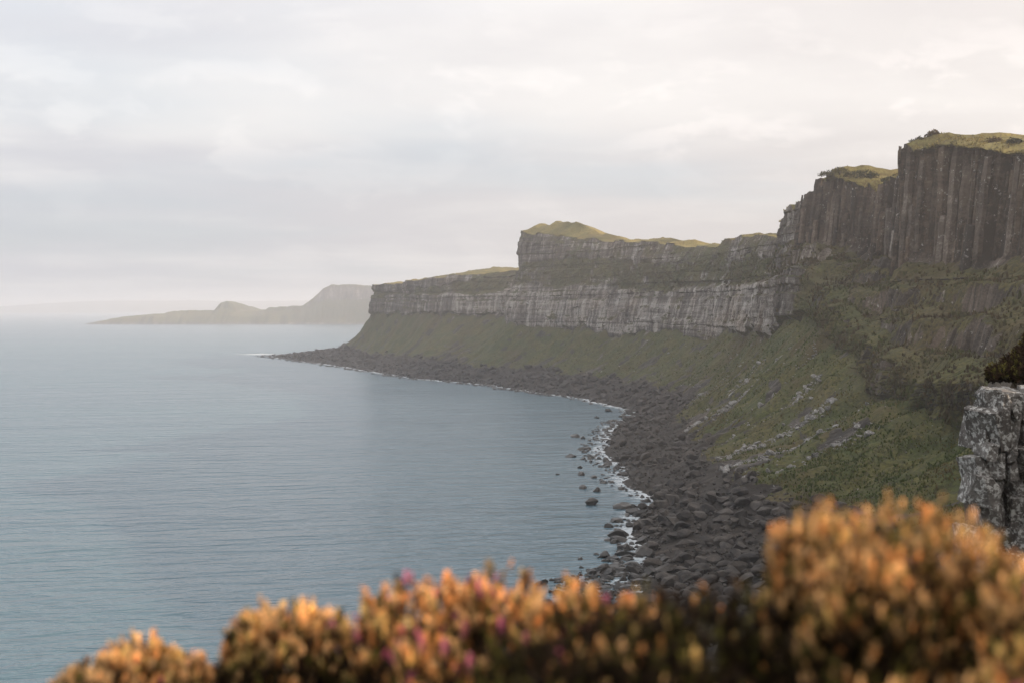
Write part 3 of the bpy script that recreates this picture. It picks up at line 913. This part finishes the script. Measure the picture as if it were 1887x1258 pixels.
# ------------------------------------------------------------------ grass tussocks on slopes, ledges and the cliff tops
def tussocks(name, n, l0, l1, k0, k1, hmin, hmax, colours, label, seed, vmin=0.55):
    r = np.random.default_rng(seed)
    cc_ = np.arange(colat(k0), colat(k1))
    ww = np.gradient(s_arc)[cc_] / np.maximum(np.linalg.norm(LT[cc_, :2], axis=1), 100) ** 1.2
    ci_ = r.choice(cc_, n, p=ww / ww.sum())
    ri_ = np.searchsorted(lev, r.uniform(l0, l1, n)).clip(0, NR - 1)
    pq = P[ri_, ci_]
    ok = (veg[ri_, ci_] + r.normal(0, 0.12, n) > vmin) & (fbm(pq[:, 0] / 5, pq[:, 1] / 5, pq[:, 2] / 5, oct=3, seed=seed + 9) + r.normal(0, 0.12, n) > -0.08)
    ri_, ci_ = ri_[ok], ci_[ok]
    p = P[ri_, ci_] + r.normal(0, 0.25, (len(ri_), 3)) * np.array([1, 1, 0.1])
    n = len(p)
    nb = 6
    hgt = r.uniform(hmin, hmax, n) * np.exp(r.normal(0, 0.25, n))
    ang = r.uniform(0, 6.28, (n, nb)); lean = r.uniform(0.15, 0.75, (n, nb)); hh = hgt[:, None] * r.uniform(0.6, 1.1, (n, nb))
    wv = hh * 0.28
    bx, by = np.cos(ang), np.sin(ang)
    tx, ty = -by, bx
    base0 = p[:, None, :] + np.stack([tx * wv, ty * wv, -0.2 * hh], -1)
    base1 = p[:, None, :] + np.stack([-tx * wv, -ty * wv, -0.2 * hh], -1)
    tip = p[:, None, :] + np.stack([bx * hh * lean, by * hh * lean, hh * (1 - 0.4 * lean)], -1)
    V = np.stack([base0, base1, tip], 2).reshape(-1, 3)
    fs = np.arange(len(V)).reshape(-1, 3)
    colours = np.array(colours)
    patchn = fbm(p[:, 0] / 12, p[:, 1] / 12, p[:, 2] / 12, oct=3, seed=seed + 3)
    mixv = np.clip((patchn + 0.4) / 0.8 + r.normal(0, 0.22, n), 0, 0.999) * (len(colours) - 1)
    i0 = mixv.astype(int); fr = (mixv - i0)[:, None]
    cl = colours[i0] * (1 - fr) + colours[i0 + 1] * fr
    cl = 1.35 * cl * np.exp(r.normal(0, 0.2, (n, 1)))
    cl = np.concatenate([cl, np.ones((n, 1))], 1)
    cl = np.repeat(cl, nb * 3, 0)
    o = obj(name, mesh_data(name, V, fs, {'col': ('FLOAT_COLOR', cl)}), M_TUFT)
    return tag(o, label, 'grass', kind='stuff')


GREENS = [(0.032, 0.046, 0.008), (0.044, 0.062, 0.011), (0.064, 0.066, 0.016), (0.085, 0.064, 0.022)]
HEATH = [(0.042, 0.050, 0.011), (0.046, 0.040, 0.014), (0.060, 0.041, 0.017), (0.034, 0.025, 0.011)]
GOLDS = [(0.10, 0.085, 0.03), (0.17, 0.135, 0.045), (0.22, 0.17, 0.06), (0.09, 0.09, 0.03)]
tussocks('slope_grass', 70000, 6.0, 6.98, 11.3, 29, 0.22, 0.7, GREENS, 'green tussock grass on the slope under the cliffs', 81)
tussocks('ledge_heath', 40000, 4.0, 6.0, 11.3, 29, 0.4, 1.3, HEATH, 'brown green heath growing on the cliff ledges', 82, 0.5)
tussocks('clifftop_grass', 12000, 2.0, 3.06, 11.3, 23, 0.3, 0.8, GOLDS, 'golden grass along the cliff top edge', 83, 0.5)


# ------------------------------------------------------------------ shrubs on the skyline of the towers
def leaf_cloud(r, n, rad, leaf):
    d = r.normal(size=(n, 3)); d /= np.linalg.norm(d, axis=1)[:, None]
    d[:, 2] = np.abs(d[:, 2]) * 1.0 - 0.12
    lump = 1 + 0.35 * vn(d[:, 0] * 2.6 + 9, d[:, 1] * 2.6, d[:, 2] * 2.6, int(r.integers(999)))
    q = d * (r.uniform(0.35, 1.0, n) ** 0.5 * lump)[:, None] * np.array(rad)
    a = r.normal(size=(n, 3)); a /= np.linalg.norm(a, axis=1)[:, None]
    b = np.cross(a, r.normal(size=(n, 3))); b /= np.linalg.norm(b, axis=1)[:, None]
    s = leaf * r.uniform(0.6, 1.3, n)[:, None]
    V = np.stack([q - a * s * 0.5, q + b * s * 0.45, q + a * s, q - b * s * 0.45], 1).reshape(-1, 3)
    i = np.arange(n)[:, None] * 4
    return V, np.concatenate([i, i + 1, i + 2, i + 3], 1)


def tube(a, b, r0, r1, n=5):
    a, b = np.array(a, float), np.array(b, float)
    d = b - a; d /= np.linalg.norm(d)
    u = np.cross(d, (0.3, 0.9, 0.2)); u /= np.linalg.norm(u); v = np.cross(d, u)
    th = np.arange(n) / n * 2 * math.pi
    ring = np.cos(th)[:, None] * u + np.sin(th)[:, None] * v
    V = np.concatenate([a + ring * r0, b + ring * r1])
    Fq = [(i, (i + 1) % n, n + (i + 1) % n, n + i) for i in range(n)]
    return V, np.array(Fq)


def join(parts):
    vs, fs, off = [], [], 0
    for v, f in parts:
        vs.append(v); fs.append(np.asarray(f) + off); off += len(v)
    return np.concatenate(vs), np.concatenate(fs)


toprows = np.where((lev > 1.8) & (lev <= 3.0))[0]
TOPV = P[toprows][:, c_n:colat(30)].reshape(-1, 3)


def shrub(xp, d, w_px, h_px, label, tint, seed):
    r = np.random.default_rng(seed)
    X = (xp - CX) / FPX * d
    g = TOPV[np.argmin((TOPV[:, 0] - X) ** 2 + (TOPV[:, 1] - d) ** 2)]
    rx = w_px / FPX * d / 2; h = h_px / FPX * d
    e = empty('shrub', (X, g[1], g[2] - 0.3))
    tag(e, label, 'shrub', 'shrubs on the cliff tops')
    V, f = leaf_cloud(r, 420, (rx * 1.35, rx, h * 1.0), 0.5)
    V[:, 2] -= 0.15
    cl = np.array(tint) * np.exp(r.normal(0, 0.3, (420, 1)))
    cl = np.repeat(np.concatenate([cl, np.ones((420, 1))], 1), 4, 0)
    obj('crown', mesh_data('crown', V, f, {'col': ('FLOAT_COLOR', cl)}), M_TUFT, e)
    st_ = [tube((0, 0, -0.5), (r.normal(0, rx * 0.4), r.normal(0, rx * 0.4), h * 0.5), 0.10, 0.03) for _ in range(4)]
    v_, f_ = join(st_)
    obj('trunk', mesh_data('trunk', v_, f_), M_BARK, e)


DK, OL, RU = (0.035, 0.036, 0.014), (0.06, 0.058, 0.02), (0.075, 0.05, 0.022)
for a in ((1694, 480, 26, 14, 'dark shrub at the seaward corner of the tallest columnar buttress', DK, 1),
          (1720, 478, 24, 13, 'rust tinged shrub second along from the corner of the tallest buttress', RU, 2),
          (1746, 482, 40, 14, 'broad olive shrub on the highest hump of the tallest buttress', OL, 3),
          (1768, 470, 22, 10, 'small olive shrub beyond the highest hump of the tallest buttress', OL, 4),
          (1832, 450, 26, 11, 'brown shrub in the golden grass on the tallest buttress', RU, 5),
          (1873, 440, 26, 13, 'dark shrub at the inland end of the tallest buttress rim', DK, 6),
          (1636, 534, 20, 9, 'low shrub on the narrow column cluster beside the tallest buttress', OL, 7),
          (1654, 532, 20, 13, 'dark shrub tucked against the tallest buttress wall', DK, 8),
          (1526, 582, 30, 9, 'low shrub capping the rounded second buttress', OL, 9),
          (1550, 580, 30, 11, 'bushy olive shrub in the middle of the second buttress top', OL, 10),
          (1573, 577, 30, 13, 'dark shrub on the sloping shoulder of the second buttress', DK, 11),
          (1593, 576, 26, 16, 'tall dark shrub hanging over the gully beside the second buttress', DK, 12),
          (1608, 575, 20, 16, 'dark shrub growing down in the gully between two buttresses', DK, 13),
          (1496, 612, 16, 8, 'tiny shrub on the stepped ridge below the second buttress', OL, 14),
          (1478, 640, 14, 7, 'rust coloured tuft of shrub on the ridge end of the second buttress', RU, 15)):
    shrub(*a)

# ------------------------------------------------------------------ the lichen covered outcrop beside the viewpoint
OUT_D = 45.0
m_ = OUT_D / FPX
base_z = EYE - (1480 - HZ) * m_
e = empty('rock_outcrop', (15.6, OUT_D + 1.2, base_z))
tag(e, 'pale lichen crusted outcrop of jointed grey blocks at the cliff edge', 'rock')
left = [(660, 1856), (690, 1830), (740, 1806), (800, 1800), (850, 1792), (900, 1776), (960, 1778), (1030, 1768), (1120, 1760), (1560, 1730)]


def left_x(y): return np.interp(y, [a for a, b in left], [b for a, b in left])


r = np.random.default_rng(91)


def block(seed):
    """a jointed block: cube with sheared corners, chipped edges and a rough skin"""
    rr_ = np.random.default_rng(seed)
    bm = bmesh.new()
    bmesh.ops.create_cube(bm, size=2.0)
    bmesh.ops.subdivide_edges(bm, edges=bm.edges[:], cuts=12, use_grid_fill=True)
    bmesh.ops.triangulate(bm, faces=bm.faces[:])
    v = np.array([q.co for q in bm.verts]); f = np.array([[l.index for l in q.verts] for q in bm.faces])
    bm.free()
    for _ in range(9):
        n = rr_.normal(size=3) * np.array((1, 1, 0.6)); n /= np.linalg.norm(n)
        d = rr_.uniform(0.78, 1.3)
        h = v @ n - d
        v -= np.where(h > 0, h, 0)[:, None] * n
    q = fbm(v[:, 0] * 1.3 + seed, v[:, 1] * 1.3, v[:, 2] * 1.3, oct=4, seed=seed)
    g_ = fbm(v[:, 0] * 3.1 + seed, v[:, 1] * 3.1, v[:, 2] * 2.2, oct=3, seed=seed + 5)
    return v * (1 + 0.03 * q + 0.05 * np.floor(g_ * 4) / 4)[:, None], f


blocks = [block(300 + i) for i in range(16)]
bmes = []
for v, f in blocks:
    me = mesh_data('block', v, f); me.materials.append(M_LICHEN); bmes.append(me)
y = 1470.0
eo = np.array(e.location)
while y > 722:
    hpx = r.uniform(24, 80)
    x = left_x(y) + r.uniform(-8, 24)
    back = 0
    while x < 2010:
        wpx = r.uniform(16, 52)
        depth_ = OUT_D + r.uniform(-0.45, 0.45) + 0.25 * math.sin(x / 23.0 + y / 60) + 0.5 * sst((900 - y) / 200, 0, 1)
        p = px(x + wpx / 2, y - hpx / 2 + r.uniform(-8, 8), depth_)
        o = obj('block', bmes[r.integers(16)], None, e)
        o.location = p - eo
        o.scale = (wpx * m_ * r.uniform(0.46, 0.66), 0.7, hpx * m_ * r.uniform(0.46, 0.62))
        o.rotation_euler = (r.normal(0, 0.10), r.normal(0, 0.12), r.choice([0, math.pi]) + r.normal(0, 0.25))
        x += wpx * r.uniform(0.92, 1.04)
    y -= hpx * 0.78
# core behind the blocks
gx, gy = np.meshgrid(np.linspace(0, 1, 18), np.linspace(665, 1560, 60), indexing='ij')
xx = left_x(gy) + 60 + gx * (2040 - left_x(gy))
q = np.stack([(xx - CX) * m_, OUT_D + 0.75 + 0.3 * fbm(xx / 20, gy / 20, oct=3, seed=92), EYE - (gy - HZ) * m_], -1)
q = np.concatenate([q, (q + np.array([0.8, 5.0, -0.5]))[::-1]], 0)
idx = np.arange(q.shape[0] * q.shape[1]).reshape(q.shape[:2])
idx = np.concatenate([idx, idx[:1]], 0)
f = np.stack([idx[:-1, :-1], idx[1:, :-1], idx[1:, 1:], idx[:-1, 1:]], -1).reshape(-1, 4)
obj('core', mesh_data('core', q.reshape(-1, 3) - eo, f), make_boulder_mat('cleft_rock', (0.03, 0.024, 0.018), (0.10, 0.075, 0.05), (0.20, 0.19, 0.17), 3.0, 0.6), e)

# ------------------------------------------------------------------ heather in front of the camera
def sprig(r, L, rad):
    """one flower spike: short stalk with whorls of small pointed bells"""
    vs, fs = [], []
    lv_ = 5
    for i in range(lv_):
        t = i / (lv_ - 1)
        z = L * (0.08 + 0.85 * t)
        rr = rad * (0.6 + 0.8 * math.sin(math.pi * (0.15 + 0.75 * t)))
        for k in range(3):
            a = i * 1.1 + k * math.pi * 2 / 3 + r.uniform(-0.4, 0.4)
            c_, s_ = math.cos(a), math.sin(a)
            b = len(vs)
            up = rad * r.uniform(0.9, 1.5)
            wd_ = rr * 0.62
            vs += [(-c_ * rr * 0.2, -s_ * rr * 0.2, z - up * 0.7), (c_ * rr - s_ * wd_, s_ * rr + c_ * wd_, z + up * 0.35), (c_ * rr * 0.9 + s_ * wd_, s_ * rr * 0.9 - c_ * wd_, z + up)]
            fs.append((b, b + 1, b + 2))
    return np.array(vs), np.array(fs)


rs = random.Random(5)
SPR = [sprig(rs, 1.0, 0.155) for _ in range(6)]


def frames(d, r):
    u = np.cross(d, r.normal(size=d.shape)); u /= np.linalg.norm(u, axis=1)[:, None]
    return u, np.cross(d, u)


def place_sprigs(p, d, L, fat, colr, r):
    vs, fs, cs, off = [], [], [], 0
    u, v = frames(d, r)
    kind = r.integers(len(SPR), size=len(p))
    for i in range(len(p)):
        sv, sf = SPR[kind[i]]
        q = p[i] + (sv[:, :1] * u[i] + sv[:, 1:2] * v[i]) * L[i] * fat[i] + sv[:, 2:] * d[i] * L[i]
        vs.append(q); fs.append(sf + off); off += len(sv)
        cs.append(np.repeat(colr[i][None], len(sv), 0) * (0.22 + 0.9 * sv[:, 2:]))  # brown stalk to bright tip, shade of the gaps painted into the base
    cs = np.concatenate(cs); cs = np.concatenate([cs, np.ones((len(cs), 1))], 1)
    return np.concatenate(vs), np.concatenate(fs), cs


TAN, ORA, OCH, PIN, GRN, DRK = (0.74, 0.46, 0.21), (0.72, 0.35, 0.12), (0.66, 0.45, 0.16), (0.60, 0.16, 0.26), (0.10, 0.085, 0.02), (0.035, 0.02, 0.010)  # DRK carries the shaded inside of a bush as colour


def heather(lobes, n, mixw, label, seed, L=0.036, ground=54.02, cat='heather', pinks=0, inner=0.5, lowlim=0.72):
    """lobes: (x px, top y px, depth, half width px, half depth m)"""
    r = np.random.default_rng(seed)
    c0 = px(lobes[0][0], lobes[0][1], lobes[0][2]); c0[2] = ground
    e = empty('heather_bush', tuple(c0))
    tag(e, label, cat, 'heather bushes at the cliff edge')
    pal = np.array([TAN, ORA, OCH, PIN, GRN, DRK])
    tips, dirs, deep, hgts = [], [], [], []
    area = np.array([l[3] * l[2] for l in lobes], float)
    cnt = (n * area / area.sum()).astype(int)
    stems = []
    for (x, yt, d, hw, hd), m in zip(lobes, cnt):
        tp = px(x, yt, d)
        rx = hw / FPX * d; h = max(tp[2] - ground, 0.12)
        c_ = np.array((tp[0], tp[1], ground))
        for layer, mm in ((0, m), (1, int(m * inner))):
            q = r.normal(size=(mm, 3)); q /= np.linalg.norm(q, axis=1)[:, None]
            q[:, 2] = np.abs(q[:, 2])
            lump = 0.96 + 0.05 * vn(q[:, 0] * 3.2 + seed, q[:, 1] * 3.2, q[:, 2] * 3.2, seed) + 0.05 * vn(q[:, 0] * 5.5 + seed, q[:, 1] * 5.5, q[:, 2] * 5.5, seed + 1)
            # superellipsoid: steep flanks, rounded top
            e_ = np.sign(q) * np.abs(q) ** 0.75
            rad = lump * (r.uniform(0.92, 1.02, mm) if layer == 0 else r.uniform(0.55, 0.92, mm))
            pt = c_ + e_ * rad[:, None] * np.array((rx, hd, h - L * 0.6))
            dd = q * np.array((0.7, 0.7, 0.7)) + np.array((0, 0, 0.75)) + r.normal(0, 0.34, (mm, 3))
            dd /= np.linalg.norm(dd, axis=1)[:, None]
            tips.append(pt); dirs.append(dd); deep.append(np.full(mm, layer)); hgts.append(pt[:, 2])
        for _ in range(26):
            q = r.normal(size=3); q /= np.linalg.norm(q); q[2] = abs(q[2])
            b = c_ + q * np.array((rx, hd, h)) * 0.9
            mdl = c_ * 0.5 + b * 0.5 + np.array((0, 0, h * 0.1))
            stems += [tube(c_ + r.normal(0, 0.02, 3) - c0, mdl - c0, 0.006, 0.004), tube(mdl - c0, b - c0, 0.004, 0.002)]
    tips = np.concatenate(tips); dirs = np.concatenate(dirs); deep = np.concatenate(deep)
    # drop stray sprigs that stand alone
    vox = np.floor(tips / (L * 1.1)).astype(np.int64)
    key = vox[:, 0] * 73856093 ^ vox[:, 1] * 19349663 ^ vox[:, 2] * 83492791
    uq, ct = np.unique(key, return_counts=True)
    near_n = np.zeros(len(tips))
    for ox in (-1, 0, 1):
        for oy in (-1, 0, 1):
            for oz in (-1, 0, 1):
                kq = (vox[:, 0] + ox) * 73856093 ^ (vox[:, 1] + oy) * 19349663 ^ (vox[:, 2] + oz) * 83492791
                j = np.searchsorted(uq, kq).clip(0, len(uq) - 1)
                near_n += np.where(uq[j] == kq, ct[j], 0)
    kp = near_n >= 9
    hgts = [np.concatenate(hgts)[kp]]
    tips, dirs, deep = tips[kp], dirs[kp], deep[kp]
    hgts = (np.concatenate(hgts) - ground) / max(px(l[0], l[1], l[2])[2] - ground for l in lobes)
    N = len(tips)
    ch = r.choice(len(pal), N, p=np.array(mixw) / sum(mixw))
    ch = np.where((deep == 1) & (r.random(N) < 0.92), np.where(r.random(N) < 0.25, 4, 5), ch)  # inner sprigs mostly near black, the bush's inner shade painted on
    bare_shade = r.random(N) > sst(hgts + r.normal(0, 0.08, N), lowlim, lowlim + 0.22)  # flowerless low sprigs, darkened to paint shade on the lower bush
    ch = np.where(bare_shade, np.where(r.random(N) < 0.3, 4, 5), ch)
    cl = pal[ch] * np.exp(r.normal(0, 0.28, (N, 1)))
    Ls = L * np.clip(np.exp(r.normal(-0.08, 0.42, N)), 0.4, 1.6)
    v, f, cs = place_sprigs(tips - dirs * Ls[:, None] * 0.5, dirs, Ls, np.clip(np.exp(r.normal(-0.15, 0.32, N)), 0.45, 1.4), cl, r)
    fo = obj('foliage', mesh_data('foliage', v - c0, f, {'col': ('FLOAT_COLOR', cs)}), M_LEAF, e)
    fo['kind'] = 'stuff'
    v, f = join(stems)
    so = obj('stems', mesh_data('stems', v, f), M_BARK, e); so['kind'] = 'stuff'
    if pinks:
        up = np.where((deep == 0) & (dirs[:, 2] > 0.75))[0]
        pk = r.choice(up, pinks, replace=False)
        for i in pk:
            v, f, cs = place_sprigs((tips[i] + np.array((0, 0, 0.018)))[None], (dirs[i] * 0.4 + np.array((0, 0, 0.6)))[None] / np.linalg.norm(dirs[i] * 0.4 + np.array((0, 0, 0.6))), np.array([0.034]), np.array([0.9]), np.array([(0.60, 0.17, 0.29)]), r)
            obj('flower_spike', mesh_data('flower_spike', v - c0, f, {'col': ('FLOAT_COLOR', cs)}), M_LEAF, e)
    return e


heather([(250, 1168, 2.75, 120, 0.22), (140, 1215, 2.75, 70, 0.18), (350, 1200, 2.7, 60, 0.18)], 5000, (6, 3, 2, 0.1, 0.6, 0.6), 'small tan heather mound at the outer end of the row', 101, lowlim=0.58, L=0.024)
heather([(520, 1088, 2.6, 110, 0.22), (450, 1105, 2.6, 50, 0.16), (600, 1108, 2.6, 75, 0.18)], 5200, (6, 2.5, 3, 0.1, 0.8, 0.6), 'rounded tan heather bush with a steep dark flank above the sea', 102, lowlim=0.66, L=0.024)
heather([(940, 1040, 2.5, 150, 0.2), (850, 1050, 2.5, 100, 0.18), (760, 1060, 2.45, 120, 0.2), (1080, 1062, 2.5, 100, 0.18), (1170, 1085, 2.5, 50, 0.16), (690, 1090, 2.4, 60, 0.16), (800, 1150, 2.25, 130, 0.14)], 10000, (3.5, 5, 2, 0.9, 1.0, 0.6), 'broad orange heather bush dotted with pink flower spikes', 103, lowlim=0.66, pinks=30, L=0.024)
heather([(1130, 1062, 2.05, 220, 0.2), (1290, 1035, 2.1, 150, 0.2), (1210, 1045, 2.08, 120, 0.2), (980, 1120, 2.0, 170, 0.16), (1390, 1020, 2.05, 70, 0.16), (1180, 1140, 1.85, 320, 0.12)], 9000, (0.5, 0.5, 0.7, 0.02, 2.0, 6), 'heather bush darkened to brown green to stand in for shadow', 104, inner=0.9, L=0.020)  # dark mix paints the taller bush's shadow into the sprig colours
heather([(1510, 912, 2.0, 95, 0.18), (1590, 932, 2.0, 85, 0.16), (1670, 915, 2.0, 95, 0.18), (1745, 925, 2.0, 80, 0.16), (1450, 945, 2.0, 60, 0.16), (1815, 965, 1.95, 85, 0.18), (1430, 1000, 2.0, 40, 0.14), (1600, 1000, 1.85, 200, 0.14), (1865, 1025, 1.8, 90, 0.14)], 14000, (6.5, 2.0, 3.0, 0.05, 0.8, 1.0), 'tallest golden tan heather bush in front of the lichen outcrop', 105, lowlim=0.70, L=0.020)
heather([(1850, 1140, 1.65, 110, 0.12), (1640, 1215, 1.6, 150, 0.1)], 3800, (3, 1.5, 3.5, 0.05, 2.2, 1.8), 'straw coloured heather tuft at the foot of the tallest bush', 106, lowlim=0.58, L=0.020)
heather([(2080, 1010, 2.0, 120, 0.2), (2260, 1040, 2.1, 120, 0.2), (2440, 1060, 2.2, 120, 0.2)], 4200, (5, 2.0, 3.0, 0.05, 1.5, 2.0), 'tan heather bush inland of the tallest golden bush', 108, L=0.026)
heather([(1900, 632, 30.0, 42, 0.9), (1846, 668, 30.0, 20, 0.6), (1870, 648, 30.0, 22, 0.8), (1930, 596, 30.0, 50, 1.0)], 1500, (0.1, 0.2, 0.1, 0.0, 1.6, 6), 'dark heather tuft hanging over the lichen outcrop', 107, L=0.16, ground=EYE - (700 - HZ) / FPX * 30.0)  # darkest mix, the tuft's shadow is put into its colour

# a gull gliding off the pale cliff
r = np.random.default_rng(3)
def gull(p):
    prof = [(-0.30, 0.01), (-0.22, 0.05), (-0.05, 0.09), (0.1, 0.085), (0.2, 0.05), (0.27, 0.05), (0.32, 0.03), (0.37, 0.005)]
    vs, fs = [], []
    n = 8
    for x_, q in prof:
        for k in range(n):
            a = k / n * 2 * math.pi
            vs.append((x_, math.cos(a) * q, math.sin(a) * q))
    for i in range(len(prof) - 1):
        for k in range(n):
            fs.append((i * n + k, i * n + (k + 1) % n, (i + 1) * n + (k + 1) % n, (i + 1) * n + k))
    for s in (-1, 1):
        line = [(0.08, 0.05, 0.03, 0.20), (0.14, 0.35, 0.16, 0.19), (0.05, 0.62, 0.12, 0.12), (-0.08, 0.82, 0.05, 0.02)]
        b = len(vs)
        for x_, y_, z_, c_ in line:
            vs += [(x_ + 0.02, s * y_, z_), (x_ - c_ * 0.4, s * y_, z_ + 0.015), (x_ - c_, s * y_, z_), (x_ - c_ * 0.4, s * y_, z_ - 0.01)]
        for i in range(3):
            for k in range(4):
                fs.append((b + i * 4 + k, b + i * 4 + (k + 1) % 4, b + i * 4 + 4 + (k + 1) % 4, b + i * 4 + 4 + k))
    m, t = new_mat('gull_feather')
    pos = t.n('ShaderNodeTexCoord').outputs['Object']
    finish(t, t.mix(t.ss(t.noise(pos, 6), 0.4, 0.6), (0.75, 0.75, 0.74), (0.6, 0.6, 0.62)), 0.7)
    o = obj('gull', mesh_data('gull', vs, fs, None, True), m)
    o.location = p; o.rotation_euler = (0.3, 0, 2.6)
    tag(o, 'white gull gliding in front of the pale cliff', 'bird')
gull(px(972, 559, 520))

# ------------------------------------------------------------------ the hazy air
bx0, bx1, by0, by1, bz0, bz1 = -44000, 44000, -800, 33500, -4.0, 152.0
hv = [(x, y, z) for z in (bz0, bz1) for y in (by0, by1) for x in (bx0, bx1)]
hf = [(0, 2, 3, 1), (4, 5, 7, 6), (0, 1, 5, 4), (2, 6, 7, 3), (0, 4, 6, 2), (1, 3, 7, 5)]
hz = obj('haze', mesh_data('haze', hv, hf), make_haze_mat())
tag(hz, 'pale sea haze filling the air over the bay', 'haze', kind='stuff')
